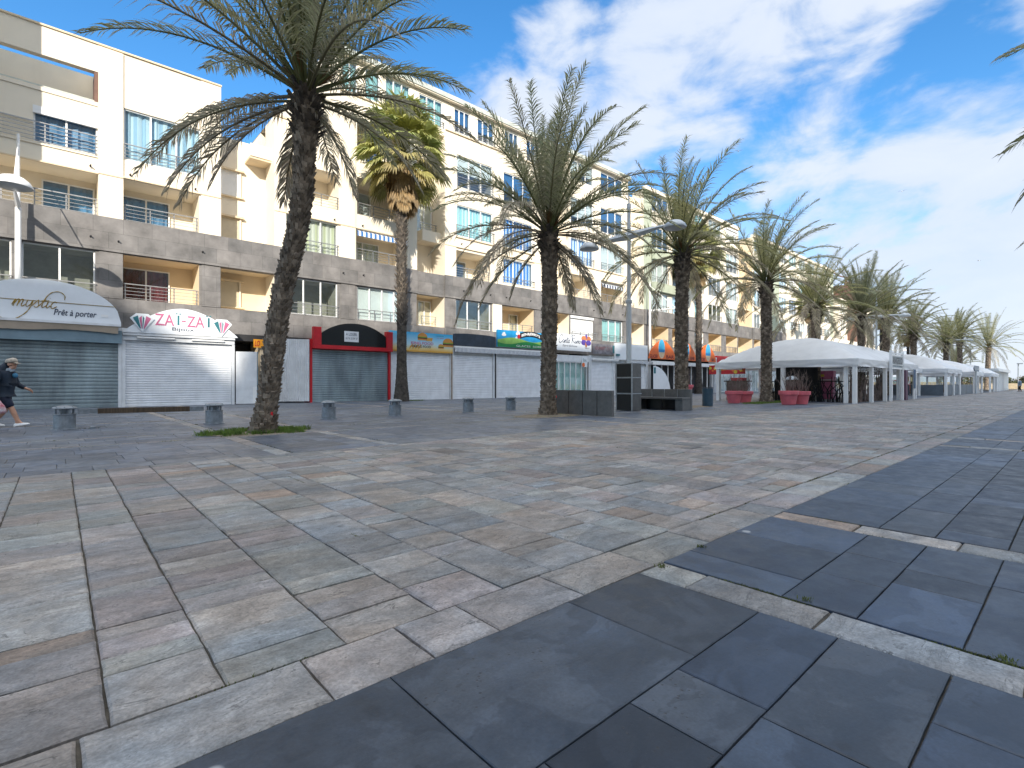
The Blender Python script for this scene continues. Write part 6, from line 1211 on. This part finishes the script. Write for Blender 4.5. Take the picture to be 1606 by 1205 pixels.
def person(name, label, loc, rz, J, top, bottom, shoes, height, hat=None, glasses=False, collar=None, short=True, mask=None, hood=False):
    t = thing(name, label, 'person', loc, rz)
    V, E = [], []
    def v(p, r): V.append((tuple(p), r)); return len(V)-1
    def e(*ids): E.extend(zip(ids, ids[1:]))
    pel = v(J['pelvis'], .145); spn = v(J['spine'], .145); che = v(J['chest'], .15); nek = v(J['neck'], .058); e(pel, spn, che, nek)
    h = Vector(J['head']); jaw = v(h+Vector((.035, 0, -.075)), .062); mid = v(h+Vector((.012, 0, .0)), (.082, .092)); crn = v(h+Vector((-.01, 0, .06)), (.078, .088)); e(nek, jaw, mid, crn); nose = v(h+Vector((.108, 0, -.012)), .013); e(mid, nose); chin = v(h+Vector((.068, 0, -.105)), .026); e(jaw, chin)
    for s in (-1, 1): ear = v(h+Vector((-.01, s*.095, -.01)), .014); e(mid, ear)
    wr = {}
    for s, k in ((-1, 'r'), (1, 'l')):
        sh, el, w_ = J['sh'+k], J['el'+k], J['wr'+k]; a = v(sh, .066); b = v(Vector(sh).lerp(Vector(el), .5), .055); c = v(el, .045); d = v(Vector(el).lerp(Vector(w_), .4), .043); f = v(w_, .028); e(che, a, b, c, d, f); wr[k] = f
        hand(V, E, f, Vector(w_)-Vector(el), J.get('curl'+k, (.3, 0, -.3)), J.get('thumb'+k, (1, 0, 0)))
        hp, kn, an, to = J['hip'+k], J['kn'+k], J['an'+k], J['to'+k]; a = v(hp, .098); b = v(Vector(hp).lerp(Vector(kn), .5), .080); c = v(kn, .060); d = v(Vector(kn).lerp(Vector(an), .35), .062); g = v(an, .040); i = v(Vector(an).lerp(Vector(to), .55)+Vector((0, 0, -.012)), .036); j = v(to, .028); e(pel, a, b, c, d, g, i, j)
        heel = v(Vector(an)+Vector((-.045, 0, -.045)), .03); e(g, heel)
    skin('body', V, E, t, SKIN, 2, pel)
    # jacket, trousers, shoes
    V2 = [(J['pelvis']+Vector((0, 0, -.10)), .178), (J['pelvis']+Vector((0, 0, .06)), .180), (J['spine'], .178), (J['chest'], .192), (J['neck']+Vector((0, 0, -.03)), .085)]; E2 = [(0, 1), (1, 2), (2, 3), (3, 4)]
    for k in 'rl':
        sh, el, w_ = Vector(J['sh'+k]), Vector(J['el'+k]), Vector(J['wr'+k]); i = len(V2); V2 += [(sh, .128), (sh.lerp(el, .5), .090), (el, .068), (el.lerp(w_, .5), .060), (w_.lerp(el, .10), .048)]; E2 += [(3, i), (i, i+1), (i+1, i+2), (i+2, i+3), (i+3, i+4)]
    skin('jacket', V2, E2, t, top, 2, 1)
    if hood:
        f = MB(); hh = J['neck']+Vector((-.085, 0, .03)); f.loft([[(hh.x+r*.75*math.cos(a)+dx, hh.y+r*math.sin(a), hh.z+dz+.04*math.cos(a)) for a in (6.283*k/14 for k in range(14))] for r, dz, dx in ((.10, -.10, .03), (.13, -.04, .0), (.125, .03, -.01), (.09, .10, -.02), (.03, .13, -.02))], 0, True); f.build('hood', top, t, smooth=True)
    V3 = [(J['pelvis']+Vector((0, 0, .06)), .160), (J['pelvis']+Vector((0, 0, -.03)), .165)]; E3 = [(0, 1)]
    for k in 'rl':
        hp, kn, an = Vector(J['hip'+k]), Vector(J['kn'+k]), Vector(J['an'+k]); i = len(V3); V3 += [(hp, .122), (hp.lerp(kn, .55), .108), (hp.lerp(kn, 1.02), .098)]; E3 += [(1, i), (i, i+1), (i+1, i+2)]
        if not short: V3 += [(kn.lerp(an, .3), .085), (kn.lerp(an, .95), .065)]; E3 += [(i+2, i+3), (i+3, i+4)]
    skin('shorts' if short else 'trousers', V3, E3, t, bottom, 2, 0)
    for k in 'rl':
        an, to = Vector(J['an'+k]), Vector(J['to'+k]); d = (to-an); d.z = 0; d.normalize(); up = Vector((0, 0, 1)); pit = J.get('pitch'+k, 0); base = an+Vector((0, 0, -.075))
        ax = Vector((d.x*math.cos(pit), d.y*math.cos(pit), math.sin(pit))); sd = Vector((-d.y, d.x, 0)); nu = sd.cross(ax)*-1; nu = ax.cross(sd) if ax.cross(sd).z > 0 else -ax.cross(sd); f = MB()
        secs = [(-.085, .028, .055), (-.06, .042, .075), (.0, .045, .085), (.07, .047, .065), (.14, .050, .05), (.19, .040, .038), (.215, .018, .022)]
        f.loft([[tuple(base+ax*a+sd*w_*c+nu*hh*q) for c, q in ((-1, 0), (-1.02, .35), (-.75, .85), (0, 1), (.75, .85), (1.02, .35), (1, 0))] for a, w_, hh in secs], 0, True); f.build('shoe', shoes, t, smooth=False)
    if hat:
        f = MB(); c = h+Vector((-.005, 0, .045)); f.loft([[(c.x+r*1.08*math.cos(a), c.y+r*.96*math.sin(a), c.z+z+.012*math.cos(a)) for a in (6.283*k/20 for k in range(20))] for r, z in ((.106, -.005), (.108, .03), (.098, .07), (.07, .098), (.02, .108))], 0, True)
        f.loft([[(c.x+.06+(.045+q*.085)*math.cos(a), c.y+(.094-.02*q)*math.sin(a), c.z+.005-.03*q) for a in (R(-80)+R(160)*k/12 for k in range(13))] for q in (0, .5, 1)], 0, False, False); f.build('cap', hat, t, smooth=True)
    else:
        f = MB(); c = h+Vector((-.02, 0, .03)); f.loft([[(c.x+r*1.05*math.cos(a), c.y+r*math.sin(a), c.z+z) for a in (6.283*k/18 for k in range(18))] for r, z in ((.09, -.06), (.108, 0), (.105, .045), (.08, .085), (.03, .1))], 0, True); f.build('hair', pbr('dark_hair', (.04, .03, .025), .7), t, smooth=True)
    if glasses:
        f = MB()
        for s in (-1, 1): f.loft([[(h.x+xx, h.y+s*.036+.03*math.cos(a), h.z+.022+.021*math.sin(a)) for a in (6.283*k/12 for k in range(12))] for xx in (.088, .100)], 0, True); f.box(h.x-.01, h.x+.09, h.y+s*.088-.003, h.y+s*.088+.003, h.z+.024, h.z+.032)
        f.build('sunglasses', M['black'], t)
    else:
        f = MB()
        for s in (-1, 1): f.lathe([(.002, -.008), (.010, -.004), (.010, .004), (.002, .008)], (h.x+.088, h.y+s*.034, h.z+.018), 8)
        f.build('eyes', M['black'], t)
    f = MB(); f.tube([(h.x+.088, -.024, h.z-.066), (h.x+.097, 0, h.z-.064), (h.x+.088, .024, h.z-.066)], .006, 5); f.build('mouth', pbr('lips', (.36, .13, .10), .5), t)
    if collar:
        f = MB(); n_ = J['neck']; f.loft([[(n_.x+.01+r*1.05*math.cos(a), r*math.sin(a), n_.z+z+.02*math.cos(a)) for a in (6.283*k/16 for k in range(16))] for r, z in ((.10, -.05), (.098, .0), (.082, .045), (.07, .05))], 0, False); f.build('scarf', collar, t, smooth=True)
    if mask:
        f = MB(); c = J['chest']+Vector((.175, .0, .06)); f.lathe([(.02, -.06), (.05, -.04), (.055, 0), (.045, .04), (.01, .06)], tuple(c), 10); f.build('hanging_mask', mask, t, smooth=True)
    return t
Vv = Vector
walk = dict(pelvis=Vv((0, 0, .86)), spine=Vv((.02, 0, 1.02)), chest=Vv((.045, 0, 1.20)), neck=Vv((.10, 0, 1.385)), head=(.155, 0, 1.53),
    shr=(.02, -.205, 1.285), elr=(-.11, -.265, 1.04), wrr=(-.07, -.25, .80), shl=(.05, .205, 1.285), ell=(.14, .255, 1.04), wrl=(.36, .20, .93),
    hipr=(0, -.09, .80), knr=(.19, -.09, .46), anr=(.33, -.09, .105), tor=(.48, -.09, .06), hipl=(0, .09, .80), knl=(.0, .10, .44), anl=(-.24, .10, .12), tol=(-.11, .10, .045),
    pitchr=.16, pitchl=-.12, curlr=(.2, .1, -.2), curll=(-.1, 0, -1), thumbr=(1, 0, 0), thumbl=(0, -.3, 1))
navy = pbr('navy_jacket', (.010, .022, .042), .75, var=.2, vs=6, bump=.25, bs=14)
person('person', 'walking person in navy hooded jacket, dark shorts, white shoes, cap and sunglasses', (-.98, 17.5, .0), R(-22), walk, navy, pbr('navy_shorts', (.008, .014, .04), .8, var=.2, bump=.25, bs=16), M['white'], 1.66, pbr('beige_cap', (.46, .40, .33), .8, var=.2, vs=14), True, pbr('grey_scarf', (.30, .36, .42), .85, var=.25, vs=10), True, pbr('blue_mask', (.05, .20, .34), .7), True)
# the bag in the near hand
t = thing('carrier_bag', 'white and red patterned carrier bag in the hand of the walking person', 'bag', (-.98, 17.5, .0), R(-22)); f = MB(); cx, cy, cz = -.035, -.26, .70
rings = []
for z, w_, d_ in ((0, .05, .02), (-.06, .09, .035), (-.18, .12, .05), (-.30, .12, .045), (-.36, .10, .02)): rings.append([(cx+.10*(-z/.36)+w_*math.cos(a)*(1+.15*math.sin(a*3+z*20)), cy+d_*math.sin(a), cz+z+.05*math.cos(a)*(-z)) for a in (6.283*k/14 for k in range(14))])
f.loft(rings, 0, True); bag_m = pbr('printed_bag', (.72, .72, .74), .4, var=.0, col2=(.50, .06, .10), vs=9); f.build('sack', bag_m, t, smooth=True); f = MB(); f.tube([(cx-.03, cy, cz-.01), (cx-.02, cy, cz+.06), (cx+.03, cy, cz+.06), (cx+.04, cy, cz-.01)], .008, 5); f.build('handle', M['white'], t)
walk2 = dict(pelvis=Vv((0, 0, .93)), spine=Vv((0, 0, 1.12)), chest=Vv((.0, 0, 1.30)), neck=Vv((.02, 0, 1.50)), head=(.03, 0, 1.65),
    shr=(0, -.21, 1.40), elr=(.02, -.27, 1.12), wrr=(.10, -.26, .88), shl=(0, .21, 1.40), ell=(-.05, .27, 1.12), wrl=(.02, .26, .87),
    hipr=(0, -.09, .88), knr=(.10, -.09, .49), anr=(.10, -.09, .09), tor=(.25, -.09, .04), hipl=(0, .09, .88), knl=(.03, .09, .48), anl=(-.12, .09, .10), tol=(.02, .09, .045))
person('person', 'distant person in a pale blue top and black trousers walking at the far end', (99, 5.9, 0), R(100), walk2, pbr('blue_top', (.22, .30, .40), .8), pbr('black_trousers', (.012, .012, .014), .8), M['black'], 1.75, None, False, None, False)
# small litter on the slate: fallen leaf stalks and bird droppings
f = MB(); f.tube([(2.06, .02, .004), (2.12, .00, .012), (2.20, -.03, .006)], .0022, 5); tag(f.build('fallen_leaf', pbr('dry_stalk', (.34, .24, .12), .8)), 'dry leaf stalk lying on the dark slate at the bottom right', 'leaf')
